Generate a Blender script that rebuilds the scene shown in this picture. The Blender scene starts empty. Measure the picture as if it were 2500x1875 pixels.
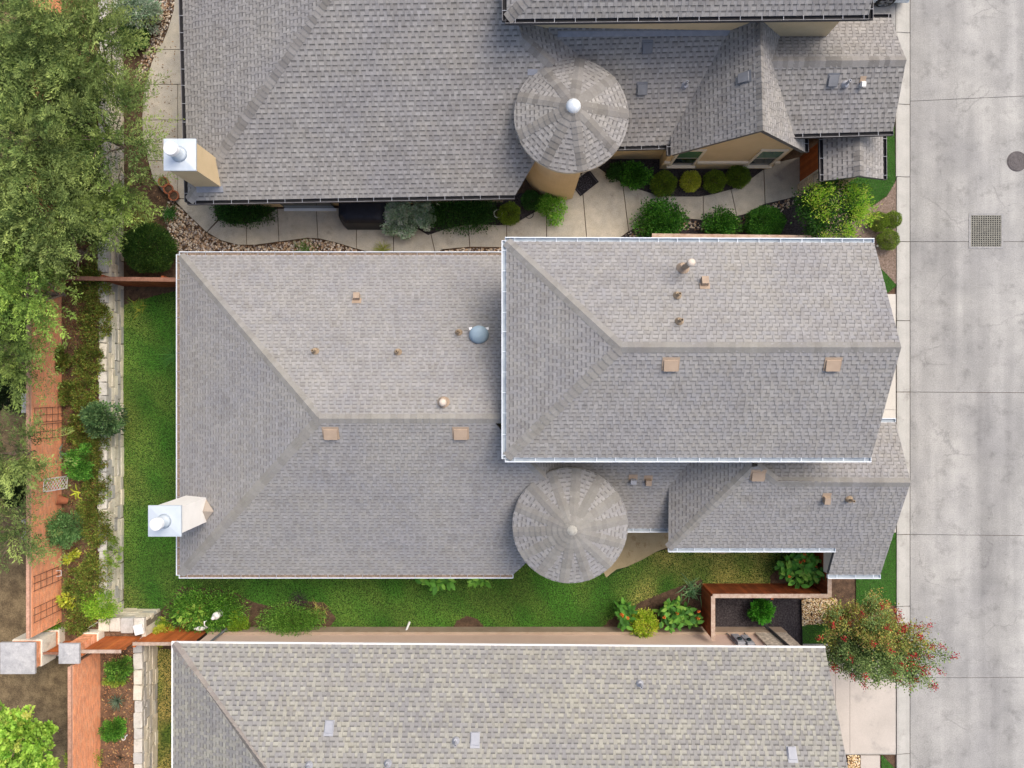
import bpy, math, random
import numpy as np
from mathutils import Vector, Matrix

# ------------------------------------------------------------------ camera, sky, sun, exposure
HCAM, FPX = 28.0, 1735.0            # drone height (m) and focal length in photograph pixels
scene = bpy.context.scene
cam_data = bpy.data.cameras.new('camera')
cam_data.sensor_width = 36.0
cam_data.lens = FPX / 2500.0 * 36.0
cam_data.clip_start = 0.1
cam_data.clip_end = 2000.0
cam = bpy.data.objects.new('camera', cam_data)
cam.location = (0, 0, HCAM)
scene.collection.objects.link(cam)
scene.camera = cam

SUN_DIR = Vector((0.46, 0.46, 1.0)).normalized()      # towards the sun
world = bpy.data.worlds.new('World'); scene.world = world; world.use_nodes = True
nt = world.node_tree
bg = nt.nodes['Background']
sky = nt.nodes.new('ShaderNodeTexSky'); sky.sky_type = 'NISHITA'; sky.sun_disc = False
sky.sun_elevation = math.asin(SUN_DIR.z)
sky.sun_rotation = math.atan2(SUN_DIR.x, SUN_DIR.y)
sky.air_density = 1.0; sky.dust_density = 6.0; sky.ozone_density = 0.6
nt.links.new(sky.outputs[0], bg.inputs[0]); bg.inputs[1].default_value = 0.15
sun_data = bpy.data.lights.new('sun', 'SUN'); sun_data.energy = 0.75; sun_data.angle = math.radians(36)
sun_data.color = (1.0, 0.95, 0.86)
sun = bpy.data.objects.new('sun', sun_data)
sun.rotation_euler = SUN_DIR.to_track_quat('Z', 'Y').to_euler()
scene.collection.objects.link(sun)
vs = scene.view_settings
vs.view_transform = 'Standard'; vs.look = 'None'; vs.exposure = 0.64; vs.gamma = 1.0
vs.use_curve_mapping = False
scene.render.engine = 'CYCLES'
scene.cycles.max_bounces = 6; scene.cycles.diffuse_bounces = 3
scene.cycles.transparent_max_bounces = 4

# ------------------------------------------------------------------ helpers
COL = scene.collection
def sl(c):
    c = c / 255.0
    return c / 12.92 if c <= 0.04045 else ((c + 0.055) / 1.055) ** 2.4
def S(r, g, b, k=1.0): return (sl(r) * k, sl(g) * k, sl(b) * k)
def U(px, py, z=0.0):                     # photograph pixel + height -> point in the place (metres)
    k = (HCAM - z) / FPX
    return Vector(((px - 1250.0) * k, -(py - 937.5) * k, z))
class Plane:
    def __init__(s, a, b, c):
        s.p = a; n = (b - a).cross(c - a).normalized()
        s.n = n if n.z > 0 else -n
    def at(s, px, py):
        d = Vector(((px - 1250.0) / FPX, -(py - 937.5) / FPX, -1.0)); o = Vector((0, 0, HCAM))
        t = (s.p - o).dot(s.n) / d.dot(s.n)
        return o + d * t
    def z(s, x, y):
        return s.p.z - ((x - s.p.x) * s.n.x + (y - s.p.y) * s.n.y) / s.n.z

def base_of(parent):
    if parent is None: return Vector((0, 0, 0))
    return parent.location if parent.type == 'EMPTY' else Vector((0, 0, 0))
def link(name, me, parent=None, label=None, cat=None, group=None, kind=None):
    o = bpy.data.objects.new(name, me); COL.objects.link(o)
    if parent is not None:
        o.parent = parent
        if parent.type == 'EMPTY': o.location = -parent.location
    tag(o, label, cat, group, kind)
    return o
def tag(o, label=None, cat=None, group=None, kind=None):
    if label: o['label'] = label
    if cat: o['category'] = cat
    if group: o['group'] = group
    if kind: o['kind'] = kind
    return o
def thing(name, loc, label, cat, group=None):
    o = bpy.data.objects.new(name, None); o.location = loc; o.empty_display_size = 0.2
    COL.objects.link(o)
    return tag(o, label, cat, group)
def place(name, me, parent, M):           # part that carries its own transform
    o = bpy.data.objects.new(name, me); COL.objects.link(o); o.parent = parent
    if parent.type == 'EMPTY': M = Matrix.Translation(-parent.location) @ M
    o.matrix_basis = M
    return o

class MB:
    def __init__(s): s.v = []; s.f = []; s.c = []
    def add(s, pts, faces, col=None):
        n = len(s.v); s.v += [tuple(p) for p in pts]
        for f in faces: s.f.append(tuple(i + n for i in f)); s.c.append(col or (1, 1, 1))
        return s
    def poly(s, pts, col=None): return s.add(pts, [tuple(range(len(pts)))], col)
    def box(s, a, b, col=None):
        x0, y0, z0 = a; x1, y1, z1 = b
        p = [(x0,y0,z0),(x1,y0,z0),(x1,y1,z0),(x0,y1,z0),(x0,y0,z1),(x1,y0,z1),(x1,y1,z1),(x0,y1,z1)]
        return s.add(p, [(3,2,1,0),(4,5,6,7),(0,1,5,4),(1,2,6,5),(2,3,7,6),(3,0,4,7)], col)
    def obox(s, c, ax, ay, az, col=None):
        c = Vector(c); p = []
        for k in (-1, 1):
            for (i, j) in ((-1,-1),(1,-1),(1,1),(-1,1)): p.append(c + ax*i + ay*j + az*k)
        return s.add(p, [(3,2,1,0),(4,5,6,7),(0,1,5,4),(1,2,6,5),(2,3,7,6),(3,0,4,7)], col)
    def prism(s, pts, dz, col=None):       # pts: top polygon (Vectors); dz: vector downwards
        n = len(pts); top = [Vector(p) for p in pts]; bot = [p + Vector(dz) for p in top]
        f = [tuple(range(n)), tuple(range(2*n-1, n-1, -1))]
        for i in range(n): j = (i+1) % n; f.append((i, i+n, j+n, j))
        return s.add(top + bot, f, col)
    def tube(s, path, rad, n=6, col=None, cap=True):
        path = [Vector(p) for p in path]; m = len(path)
        if not hasattr(rad, '__len__'): rad = [rad] * m
        pts = []
        for i, p in enumerate(path):
            t = (path[min(i+1, m-1)] - path[max(i-1, 0)]).normalized()
            a = t.orthogonal().normalized() if i == 0 else (a - t * a.dot(t)).normalized()
            b = t.cross(a)
            for k in range(n):
                w = 2*math.pi*k/n; pts.append(p + (a*math.cos(w) + b*math.sin(w)) * rad[i])
        f = []
        for i in range(m-1):
            for k in range(n):
                k2 = (k+1) % n; f.append((i*n+k, i*n+k2, (i+1)*n+k2, (i+1)*n+k))
        if cap: f.append(tuple(range(n-1, -1, -1))); f.append(tuple((m-1)*n+k for k in range(n)))
        return s.add(pts, f, col)
    def lathe(s, c, prof, n=20, col=None, axis=None):
        c = Vector(c); q = Vector((0,0,1)).rotation_difference(axis).to_matrix() if axis else Matrix.Identity(3)
        pts = []
        for r, z in prof:
            for k in range(n):
                w = 2*math.pi*k/n; pts.append(c + q @ Vector((r*math.cos(w), r*math.sin(w), z)))
        f = []; m = len(prof)
        for i in range(m-1):
            for k in range(n):
                k2 = (k+1) % n; f.append((i*n+k, i*n+k2, (i+1)*n+k2, (i+1)*n+k))
        if prof[0][0] > 1e-4: f.append(tuple(range(n-1, -1, -1)))
        if prof[-1][0] > 1e-4: f.append(tuple((m-1)*n+k for k in range(n)))
        return s.add(pts, f, col)
    def mesh(s, name, mat, smooth=False, colors=False):
        me = bpy.data.meshes.new(name); me.from_pydata(s.v, [], s.f)
        if colors:
            at = me.attributes.new('Col', 'FLOAT_COLOR', 'CORNER'); buf = []
            for f, c in zip(s.f, s.c): buf += [c[0], c[1], c[2], 1.0] * len(f)
            at.data.foreach_set('color', buf)
        if smooth: me.polygons.foreach_set('use_smooth', [True] * len(me.polygons))
        me.materials.append(mat); me.update()
        return me
    def build(s, name, mat, parent=None, smooth=False, colors=False, **kw):
        return link(name, s.mesh(name, mat, smooth, colors), parent, **kw)

def bevel_mesh(me, w=0.02, seg=1):
    import bmesh
    bm = bmesh.new(); bm.from_mesh(me)
    bmesh.ops.bevel(bm, geom=bm.edges[:], offset=w, segments=seg, affect='EDGES', profile=0.6)
    bm.to_mesh(me); bm.free(); return me

# ------------------------------------------------------------------ materials
MATS = {}
def mat(name, c1, c2=None, scale=6.0, rough=0.85, attr=False, fine=None, bump=0.0, bscale=60.0,
        big=None, metal=0.0, spec=0.3, trans=0.0, stain=None, streak=False):
    if name in MATS: return MATS[name]
    m = bpy.data.materials.new(name); m.use_nodes = True; MATS[name] = m
    n = m.node_tree.nodes; L = m.node_tree.links; P = n['Principled BSDF']
    P.inputs['Roughness'].default_value = rough; P.inputs['Metallic'].default_value = metal
    P.inputs['Specular IOR Level'].default_value = spec
    tc = n.new('ShaderNodeNewGeometry')
    def noise(sc, det=4.0, rgh=0.6):
        t = n.new('ShaderNodeTexNoise'); t.inputs['Scale'].default_value = sc
        t.inputs['Detail'].default_value = det; t.inputs['Roughness'].default_value = rgh
        L.new(tc.outputs['Position'], t.inputs['Vector']); return t
    def ramp(src, lo, hi, a=0.3, b=0.7):
        r = n.new('ShaderNodeValToRGB'); r.color_ramp.elements[0].position = a; r.color_ramp.elements[1].position = b
        r.color_ramp.elements[0].color = (*lo, 1); r.color_ramp.elements[1].color = (*hi, 1)
        L.new(src, r.inputs['Fac']); return r.outputs['Color']
    def mix(a, b, typ='MULTIPLY', fac=1.0):
        x = n.new('ShaderNodeMix'); x.data_type = 'RGBA'; x.blend_type = typ
        if hasattr(fac, 'default_value') or not isinstance(fac, (int, float)): L.new(fac, x.inputs[0])
        else: x.inputs[0].default_value = fac
        for i, q in ((6, a), (7, b)):
            if isinstance(q, tuple): x.inputs[i].default_value = (*q, 1)
            else: L.new(q, x.inputs[i])
        return x.outputs[2]
    out = ramp(noise(scale).outputs['Fac'], c1, c2 or c1)
    if attr:
        a = n.new('ShaderNodeAttribute'); a.attribute_name = 'Col'; out = mix(out, a.outputs['Color'])
    if fine:      # (scale, lo, hi) fine grain
        out = mix(out, ramp(noise(fine[0], 2.0).outputs['Fac'], (fine[1],)*3, (fine[2],)*3))
    if big:       # (scale, colour a, colour b) broad weathering
        out = mix(out, ramp(noise(big[0], 5.0, 0.65).outputs['Fac'], big[1], big[2], 0.35, 0.68))
    if stain:     # (scale, colour, threshold, softness) blotchy marks
        f = ramp(noise(stain[0], 8.0, 0.7).outputs['Fac'], (0,0,0), (1,1,1), stain[2], stain[2] + stain[3])
        out = mix(out, stain[1], 'MULTIPLY', f)
    if streak:    # traffic streaks along the street, dark pitting and hairline cracks
        mp = n.new('ShaderNodeMapping'); mp.inputs['Scale'].default_value = (1.0, 0.07, 1.0); L.new(tc.outputs['Position'], mp.inputs['Vector'])
        t = n.new('ShaderNodeTexNoise'); t.inputs['Scale'].default_value = 0.9; t.inputs['Detail'].default_value = 6; L.new(mp.outputs[0], t.inputs['Vector'])
        out = mix(out, ramp(t.outputs['Fac'], (0.74,0.74,0.735), (1.14,1.14,1.12), 0.34, 0.64))
        pit = ramp(noise(13, 9.0, 0.85).outputs['Fac'], (0,0,0), (1,1,1), 0.53, 0.64); area = ramp(noise(0.4, 5.0).outputs['Fac'], (0,0,0), (1,1,1), 0.44, 0.6)
        out = mix(out, (0.62,0.62,0.62), 'MULTIPLY', mix(pit, area))
        wv = n.new('ShaderNodeMix'); wv.data_type = 'RGBA'; wv.inputs[0].default_value = 0.30
        L.new(tc.outputs['Position'], wv.inputs[6]); L.new(noise(1.2, 6.0, 0.7).outputs['Color'], wv.inputs[7])
        vo = n.new('ShaderNodeTexVoronoi'); vo.feature = 'DISTANCE_TO_EDGE'; vo.inputs['Scale'].default_value = 0.42; L.new(wv.outputs[2], vo.inputs['Vector'])
        ck = ramp(vo.outputs['Distance'], (1,1,1), (0,0,0), 0.0, 0.007); cm = ramp(noise(0.5, 2.0).outputs['Fac'], (0,0,0), (1,1,1), 0.52, 0.60)
        out = mix(out, (0.74,0.74,0.75), 'MULTIPLY', mix(ck, cm))
    L.new(out, P.inputs['Base Color'])
    if bump > 0:
        b = n.new('ShaderNodeBump'); b.inputs['Strength'].default_value = bump; b.inputs['Distance'].default_value = 0.02
        L.new(noise(bscale, 3.0).outputs['Fac'], b.inputs['Height']); L.new(b.outputs[0], P.inputs['Normal'])
    if trans > 0:
        t = n.new('ShaderNodeBsdfTranslucent'); L.new(out, t.inputs['Color'])
        mx = n.new('ShaderNodeMixShader'); mx.inputs[0].default_value = trans
        L.new(P.outputs[0], mx.inputs[1]); L.new(t.outputs[0], mx.inputs[2])
        L.new(mx.outputs[0], n['Material Output'].inputs['Surface'])
    return m
W3 = (1, 1, 1)
M_shing = mat('shingle_granules', W3, (0.9, 0.9, 0.9), 9, 0.95, attr=True, fine=(55, 0.86, 1.09), big=(0.5, (0.92, 0.925, 0.955), (1.05, 1.04, 1.0)), stain=(1.7, (0.90, 0.885, 0.86), 0.52, 0.16), spec=0.15)
M_deck = mat('roof_deck', (0.09, 0.088, 0.09), (0.13, 0.13, 0.13), 5)
M_fascia = mat('painted_fascia', (0.50, 0.47, 0.40), (0.56, 0.53, 0.46), 3, 0.6)
M_stucco = mat('tan_stucco', (0.60, 0.47, 0.28), (0.66, 0.52, 0.32), 2.0, 0.95, fine=(90, 0.92, 1.06), bump=0.3, bscale=120)
M_stucco_w = mat('cream_stucco', (0.84, 0.825, 0.78), (0.90, 0.885, 0.84), 2.0, 0.95, fine=(90, 0.94, 1.04), bump=0.3, bscale=120)
M_pinkwall = mat('pink_beige_siding', (0.66, 0.50, 0.42), (0.72, 0.56, 0.47), 1.2, 0.9, fine=(60, 0.93, 1.05))
M_brownbase = mat('brown_wall_base', (0.34, 0.26, 0.19), (0.44, 0.35, 0.27), 2.0, 0.9, fine=(60, 0.9, 1.08))
M_trim = mat('cream_trim', (0.66, 0.60, 0.48), (0.72, 0.66, 0.54), 3, 0.7)
M_gutw = mat('white_gutter', (0.62, 0.68, 0.74), (0.74, 0.79, 0.84), 2, 0.45)
M_gutd = mat('bronze_gutter', (0.035, 0.035, 0.04), (0.06, 0.06, 0.068), 3, 0.5)
M_lip = mat('pale_gutter_lip', (0.12, 0.12, 0.13), (0.2, 0.2, 0.21), 3, 0.5)
M_debris = mat('leaf_debris', (0.12, 0.09, 0.07), (0.30, 0.235, 0.18), 14, 0.95, fine=(45, 0.6, 1.3))
M_silt = mat('gutter_silt', (0.24, 0.28, 0.32), (0.36, 0.41, 0.45), 3, 0.8)
M_white = mat('white_paint', (0.80, 0.80, 0.79), (0.86, 0.86, 0.85), 4, 0.5)
M_galv = mat('galvanised_cap', (0.50, 0.57, 0.63), (0.60, 0.66, 0.71), 2.2, 0.42, metal=0.25)
M_flue = mat('flue_metal', (0.76, 0.77, 0.78), (0.85, 0.86, 0.87), 5, 0.35, metal=0.2)
M_tanmet = mat('tan_painted_metal', (0.315, 0.24, 0.175), (0.37, 0.285, 0.21), 5, 0.6)
M_tandark = mat('weathered_tan_metal', (0.22, 0.165, 0.11), (0.36, 0.28, 0.19), 12, 0.7)
M_greymet = mat('grey_painted_metal', (0.13, 0.14, 0.155), (0.17, 0.18, 0.20), 5, 0.5)
M_ltmet = mat('light_grey_metal', (0.29, 0.305, 0.34), (0.36, 0.375, 0.41), 5, 0.5)
M_black = mat('black_opening', (0.012, 0.012, 0.014), None, 3, 0.8)
M_dish = mat('blue_grey_dish', (0.26, 0.36, 0.43), (0.31, 0.41, 0.48), 3, 0.5)
M_wood = mat('stained_cedar', (0.20, 0.048, 0.016), (0.33, 0.085, 0.026), 3, 0.75, fine=(40, 0.8, 1.15), attr=True)
M_woodo = mat('orange_stained_cedar', (0.40, 0.105, 0.026), (0.52, 0.15, 0.04), 2.5, 0.75, fine=(40, 0.85, 1.12), attr=True)
M_rail = mat('bleached_rail', (0.34, 0.23, 0.17), (0.52, 0.42, 0.34), 6, 0.85, fine=(30, 0.85, 1.12))
M_railb = mat('brown_rail', (0.19, 0.085, 0.055), (0.30, 0.16, 0.11), 6, 0.85, fine=(30, 0.85, 1.12))
M_brick = mat('orange_brick', (0.76, 0.32, 0.165), (0.86, 0.40, 0.22), 4, 0.92, attr=True, fine=(50, 0.85, 1.12))
M_mortar = mat('brick_mortar', (0.50, 0.30, 0.21), (0.60, 0.38, 0.28), 8, 0.95)
M_lime = mat('limestone', (0.70, 0.66, 0.55), (0.84, 0.80, 0.70), 4, 0.9, attr=True, fine=(28, 0.84, 1.06), bump=0.5, bscale=18, stain=(2.2, (0.70, 0.69, 0.68), 0.54, 0.16))
M_joint = mat('dark_stone_joint', (0.16, 0.14, 0.11), (0.24, 0.21, 0.17), 8, 0.95)
M_cap = mat('grey_cap_stone', (0.36, 0.36, 0.37), (0.50, 0.50, 0.50), 4, 0.9, fine=(25, 0.88, 1.08), stain=(3.0, (0.7, 0.7, 0.72), 0.5, 0.2))
M_street = mat('street_concrete', (0.330, 0.330, 0.325), (0.405, 0.403, 0.396), 1.2, 0.9, fine=(22, 0.82, 1.1), big=(0.25, (0.78, 0.785, 0.80), (1.06, 1.06, 1.04)), stain=(1.5, (0.64, 0.64, 0.64), 0.53, 0.2), streak=True)
M_kerb = mat('kerb_concrete', (0.36, 0.36, 0.335), (0.43, 0.425, 0.40), 1.6, 0.9, fine=(25, 0.9, 1.06), stain=(1.4, (0.72, 0.71, 0.70), 0.56, 0.14))
M_drive = mat('driveway_concrete', (0.47, 0.455, 0.41), (0.53, 0.51, 0.465), 1.3, 0.9, fine=(30, 0.93, 1.05))
M_drivep = mat('pinkish_driveway', (0.42, 0.39, 0.352), (0.49, 0.455, 0.412), 0.8, 0.9, fine=(30, 0.93, 1.05), stain=(1.1, (0.74, 0.75, 0.77), 0.55, 0.14))
M_aggr = mat('exposed_aggregate', (0.42, 0.39, 0.325), (0.53, 0.495, 0.42), 3, 0.95, fine=(40, 0.72, 1.22), big=(0.8, (0.84, 0.86, 0.90), (1.06, 1.05, 1.02)), stain=(1.3, (0.68, 0.68, 0.70), 0.57, 0.12))
M_patio = mat('tan_patio', (0.31, 0.25, 0.14), (0.37, 0.30, 0.18), 3, 0.9, fine=(35, 0.88, 1.08), stain=(2.6, (0.82, 0.76, 0.72), 0.55, 0.05))
M_soil = mat('garden_soil', (0.050, 0.032, 0.022), (0.13, 0.082, 0.052), 5, 1.0, fine=(30, 0.6, 1.4), bump=0.6, bscale=25)
M_terr = mat('terrace_soil', (0.075, 0.045, 0.028), (0.21, 0.125, 0.078), 4, 1.0, fine=(24, 0.55, 1.45), bump=0.6, bscale=25)
M_dry = mat('dry_ground', (0.085, 0.06, 0.033), (0.25, 0.185, 0.10), 2.4, 1.0, fine=(24, 0.65, 1.3), bump=0.5, bscale=25)
M_mulch = mat('black_mulch', (0.016, 0.014, 0.016), (0.075, 0.066, 0.07), 16, 1.0, fine=(40, 0.5, 1.5), bump=0.8, bscale=35)
M_mulchb = mat('brown_mulch', (0.12, 0.088, 0.066), (0.26, 0.20, 0.165), 12, 1.0, fine=(40, 0.6, 1.4), bump=0.8, bscale=35)
M_lawn = mat('lawn_soil', (0.018, 0.045, 0.010), (0.035, 0.07, 0.016), 2.5, 1.0, fine=(30, 0.7, 1.3))
M_turf = mat('artificial_turf', (0.030, 0.075, 0.014), (0.045, 0.105, 0.022), 3, 0.95, fine=(40, 0.75, 1.2))
M_stone = mat('river_stone', W3, (0.8, 0.8, 0.8), 14, 0.8, attr=True)
M_leaf = mat('foliage', W3, (0.75, 0.75, 0.75), 7, 0.6, attr=True, trans=0.28, spec=0.25)
M_grass = mat('grass_blades', W3, (0.8, 0.8, 0.8), 5, 0.8, attr=True, trans=0.2, spec=0.1)
M_bark = mat('bark', (0.10, 0.075, 0.055), (0.22, 0.17, 0.13), 10, 0.95, bump=0.6, bscale=30)
M_terra = mat('terracotta', (0.30, 0.10, 0.048), (0.38, 0.14, 0.07), 8, 0.85)
M_cover = mat('navy_grill_cover', (0.006, 0.008, 0.016), (0.012, 0.015, 0.026), 4, 0.55)
M_mat = mat('doormat_rubber', (0.010, 0.009, 0.014), (0.018, 0.016, 0.022), 8, 0.7)
M_matp = mat('doormat_pattern', (0.075, 0.07, 0.09), (0.10, 0.095, 0.115), 8, 0.7)
M_glass = mat('window_glass', (0.010, 0.022, 0.030), (0.016, 0.030, 0.036), 1, 0.08, spec=0.6)
M_glassg = mat('window_green_reflection', (0.05, 0.13, 0.085), (0.075, 0.17, 0.115), 2, 0.15, spec=0.6)
M_iron = mat('cast_iron', (0.06, 0.054, 0.057), (0.10, 0.09, 0.095), 9, 0.6, fine=(40, 0.8, 1.2))
M_grate = mat('steel_grate', (0.15, 0.15, 0.13), (0.22, 0.22, 0.19), 6, 0.6)
M_gframe = mat('grate_frame', (0.20, 0.205, 0.21), (0.30, 0.30, 0.30), 7, 0.6)
M_wire = mat('rusty_wire', (0.10, 0.045, 0.03), (0.16, 0.08, 0.05), 9, 0.8)
M_hose = mat('black_hose', (0.012, 0.012, 0.013), (0.02, 0.02, 0.021), 6, 0.5)
M_paint = mat('pale_car_paint', (0.60, 0.68, 0.73), (0.64, 0.71, 0.76), 2, 0.2, spec=0.6)
M_rubber = mat('tyre_rubber', (0.012, 0.012, 0.013), (0.02, 0.02, 0.02), 8, 0.75)
M_alloy = mat('alloy_rim', (0.45, 0.47, 0.49), (0.55, 0.57, 0.59), 4, 0.3, metal=0.6)
M_flash = mat('grey_flashing', (0.20, 0.215, 0.25), (0.27, 0.285, 0.32), 4, 0.55)
M_red = mat('red_blossom', (0.40, 0.012, 0.03), (0.50, 0.03, 0.05), 6, 0.6, trans=0.2)
M_orange = mat('orange_blossom', (0.72, 0.16, 0.03), (0.80, 0.24, 0.06), 6, 0.6, trans=0.2)
M_pvc = mat('white_plastic_pipe', (0.68, 0.70, 0.70), (0.76, 0.77, 0.77), 4, 0.4)
# ------------------------------------------------------------------ the setting: ground sheets, street, paths
rnd = random.Random(7)
def sheet(name, pts, z, m, label=None, kind='structure', parent=None, thick=0.0):
    b = MB(); P = [U(x, y, z) for x, y in pts]
    a = sum(P[i].x * P[(i+1) % len(P)].y - P[(i+1) % len(P)].x * P[i].y for i in range(len(P)))
    if a < 0: P.reverse()
    if thick: b.prism(P, (0, 0, -thick))
    else: b.poly(P)
    return b.build(name, m, parent, label=label, kind=kind if parent is None else None)
g = MB(); g.box((-400, -400, -0.6), (400, 400, -0.03)); g.build('ground', M_soil, kind='structure')

# raised terrace behind the stone retaining walls
ZT = 1.10
XW1, XW2, YRET = -15.30, -13.96, -8.95          # wall faces and the return between them
g = MB(); T = [(-400,-400),(XW2-0.35,-400),(XW2-0.35,YRET-0.35),(XW1-0.35,YRET-0.35),(XW1-0.35,400),(-400,400)]
g.prism([Vector((x, y, ZT)) for x, y in T], (0, 0, -1.12)); g.build('terrace', M_terr, kind='structure')
g = MB(); T = [(-60,-60),(-15.75,-60),(-15.75,-9.9),(-17.2,-9.9),(-17.2,60),(-60,60)]
g.prism([Vector((x, y, ZT+0.012)) for x, y in T], (0, 0, -0.02)); g.build('dry_ground', M_dry, kind='structure')

# lawns
LAWN = [(301,735),(360,712),(440,690),(470,690),(470,1380),(2010,1330),(2010,1428),(1716,1426),(1640,1440),(1560,1472),(1480,1525),(1455,1533),
        (1180,1535),(1140,1530),(800,1534),(640,1528),(560,1480),(440,1440),(398,1490),(303,1490)]
sheet('lawn', LAWN, 0.005, M_lawn)
LAWN2 = [(386,1585),(470,1585),(470,1960),(386,1960)]
sheet('lawn', LAWN2, 0.005, M_lawn)
TURF = [[(2140,300),(2183,300),(2185,380),(2187,430),(2183,450),(2165,478),(2128,504),(2096,480),(2055,450),(2080,420)],
        [(2140,640),(2160,663),(2189,697),(2170,713),(2140,722)],
        [(2090,1410),(2140,1310),(2190,1300),(2191,1478),(2090,1478)],
        [(1955,1527),(2040,1518),(2040,1570),(1955,1572)],
        [(2152,1842),(2186,1877),(2186,1900),(2152,1900)]]
for t in TURF: sheet('lawn', t, 0.010, M_turf)
# planting beds
BEDS = [('planting_bed', M_mulch, [(1462,408),(1486,428),(1520,446),(1562,463),(1607,478),(1652,480),(1709,480),(1746,473),(1784,463),(1818,448),(1868,412),(1887,399),(1600,380),(1462,385)]),
        ('planting_bed', M_mulch, [(1180,480),(1290,470),(1330,480),(1362,490),(1309,516),(1290,527),(1264,542),(1241,548),(1219,551),(1176,548),(1101,556),(1045,575),(1000,580),(950,560),(930,500)]),
        ('planting_bed', M_mulch, [(515,490),(690,490),(672,515),(626,544),(565,546),(539,537),(524,505)]),
        ('planting_bed', M_mulch, [(1500,592),(1556,550),(1660,531),(1716,537),(1743,531),(1825,524),(1868,497),(1924,484),(1945,478),(2010,455),(2010,600),(1500,600)]),
        ('planting_bed', M_mulchb, [(2000,470),(2060,460),(2128,505),(2165,480),(2188,440),(2189,696),(2160,664),(2130,640),(2120,590),(2000,590)]),
        ('planting_bed', M_mulch, [(1748,1462),(1953,1462),(1957,1580),(1748,1580)]),
        ('planting_bed', M_soil, [(395,1490),(440,1432),(560,1440),(620,1470),(660,1480),(720,1465),(790,1470),(822,1510),(800,1536),(560,1540),(395,1545)]),
        ('planting_bed', M_soil, [(1105,1533),(1115,1515),(1140,1503),(1165,1510),(1185,1533)]),
        ('planting_bed', M_soil, [(1470,1538),(1485,1515),(1565,1468),(1645,1436),(1714,1414),(1716,1560),(1470,1545)]),
        ('planting_bed', M_soil, [(303,690),(440,690),(440,708),(380,722),(303,745)]),
        ('planting_bed', M_soil, [(1880,1405),(1955,1345),(2020,1345),(2020,1425),(1880,1425)])]
for k, (nm, m, pts) in enumerate(BEDS): sheet(nm, pts, 0.014 + 0.0005*k, m)
# patios on the south side
sheet('patio', [(1480,1410),(1460,1370),(1470,1280),(1680,1280),(1660,1336),(1625,1338),(1600,1348),(1570,1366),(1530,1384),(1505,1390)], 0.03, M_patio, thick=0.06)
sheet('patio', [(1690,1330),(1850,1330),(1828,1338),(1800,1347),(1765,1352),(1735,1349),(1712,1341)], 0.03, M_patio, thick=0.06)

# street slabs, gutter kerb, driveways
def slab(parent, pts, z, m, name='slab', gap=0.55, th=0.08):
    cx = sum(p[0] for p in pts)/len(pts); cy = sum(p[1] for p in pts)/len(pts)
    q = [(x - gap*(1 if x > cx else -1), y - gap*(1 if y > cy else -1)) for x, y in pts]
    P = [U(x, y, z) for x, y in q]
    a = sum(P[i].x * P[(i+1) % len(P)].y - P[(i+1) % len(P)].x * P[i].y for i in range(len(P)))
    if a < 0: P.reverse()
    return MB().prism(P, (0, 0, -th)).build(name, m, parent)
b = MB(); b.box((15.7, -120, -0.035), (17.6, 120, -0.030)); street = b.build('street', M_soil, kind='structure')
JY = [(-330,-330),(247,232),(590,590),(957,961),(1305,1311),(1655,1652),(2000,2000),(2350,2350)]
for (a0, a1), (b0, b1) in zip(JY[:-1], JY[1:]):
    slab(street, [(2222,a0),(2860,a1-14 if a0 == 247 else a1),(2860,b1-14 if b0 == 247 else b1),(2222,b0)], 0.0, M_street)
    slab(street, [(2860,a1-14 if a0 == 247 else a1),(3600,a1-28 if a0 == 247 else a1),(3600,b1-28 if b0 == 247 else b1),(2860,b1-14 if b0 == 247 else b1)], 0.0, M_street)
b = MB(); b.box((15.15, -40, -0.034), (15.68, 40, -0.028)); kerb = b.build('curb', M_soil, kind='structure')
KY = [-330,80,255,432,590,783,957,1305,1480,1655,1840,2000,2350]
for a0, b0 in zip(KY[:-1], KY[1:]):
    P = [(2188 if a0 > 300 else 2186, a0+0.8),(2221, a0+0.8),(2221, b0-0.8),(2188 if b0 > 300 else 2186, b0-0.8)]
    Q = [U(x, y, 0.0) for x, y in P]; x0, x1 = Q[0].x, Q[1].x; y0, y1 = Q[2].y, Q[0].y
    m_ = MB(); prof = [(x0, -0.05), (x0, 0.050), (x0+0.07, 0.055), (x0+0.22, 0.030), (x1-0.16, 0.004), (x1, 0.003), (x1, -0.05)]
    pts = [Vector((x, y, z)) for y in (y0, y1) for x, z in prof]; n = len(prof)
    f = [(i, i+1, i+1+n, i+n) for i in range(n-1)] + [tuple(range(n-1, -1, -1)), tuple(range(n, 2*n))]
    m_.add(pts, f); m_.build('curb_segment', M_kerb, kerb)
drv = sheet('driveway', [(2060,718),(2187,718),(2187,1300),(2060,1300)], 0.012, M_drive)
for y0, y1 in ((718, 1000), (1000, 1300)): slab(drv, [(2062,y0),(2187,y0),(2187,y1),(2062,y1)], 0.045, M_drive, th=0.03)
drv = sheet('driveway', [(1960,1572),(2187,1572),(2187,1842),(1960,1842)], 0.012, M_kerb)
for x0, x1 in ((1962,2040),(2040,2075),(2075,2187)):
    slab(drv, [(x0,1575),(x1,1575),(x1,1840),(x0,1840)], 0.045, M_drivep, gap=0.4, th=0.03)
drv = sheet('driveway', [(1900,-300),(2187,-300),(2187,250),(1900,250)], 0.012, M_drive)
slab(drv, [(1902,-298),(2187,-298),(2187,84),(1902,84)], 0.045, M_street, th=0.03)
slab(drv, [(1902,84),(2187,84),(2187,248),(1902,248)], 0.045, M_street, th=0.03)
slab(sheet('walkway', [(2070,1843),(2150,1843),(2150,1900),(2070,1900)], 0.013, M_soil), [(2101,1844),(2149,1844),(2149,1900),(2101,1900)], 0.04, M_drivep)

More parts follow.
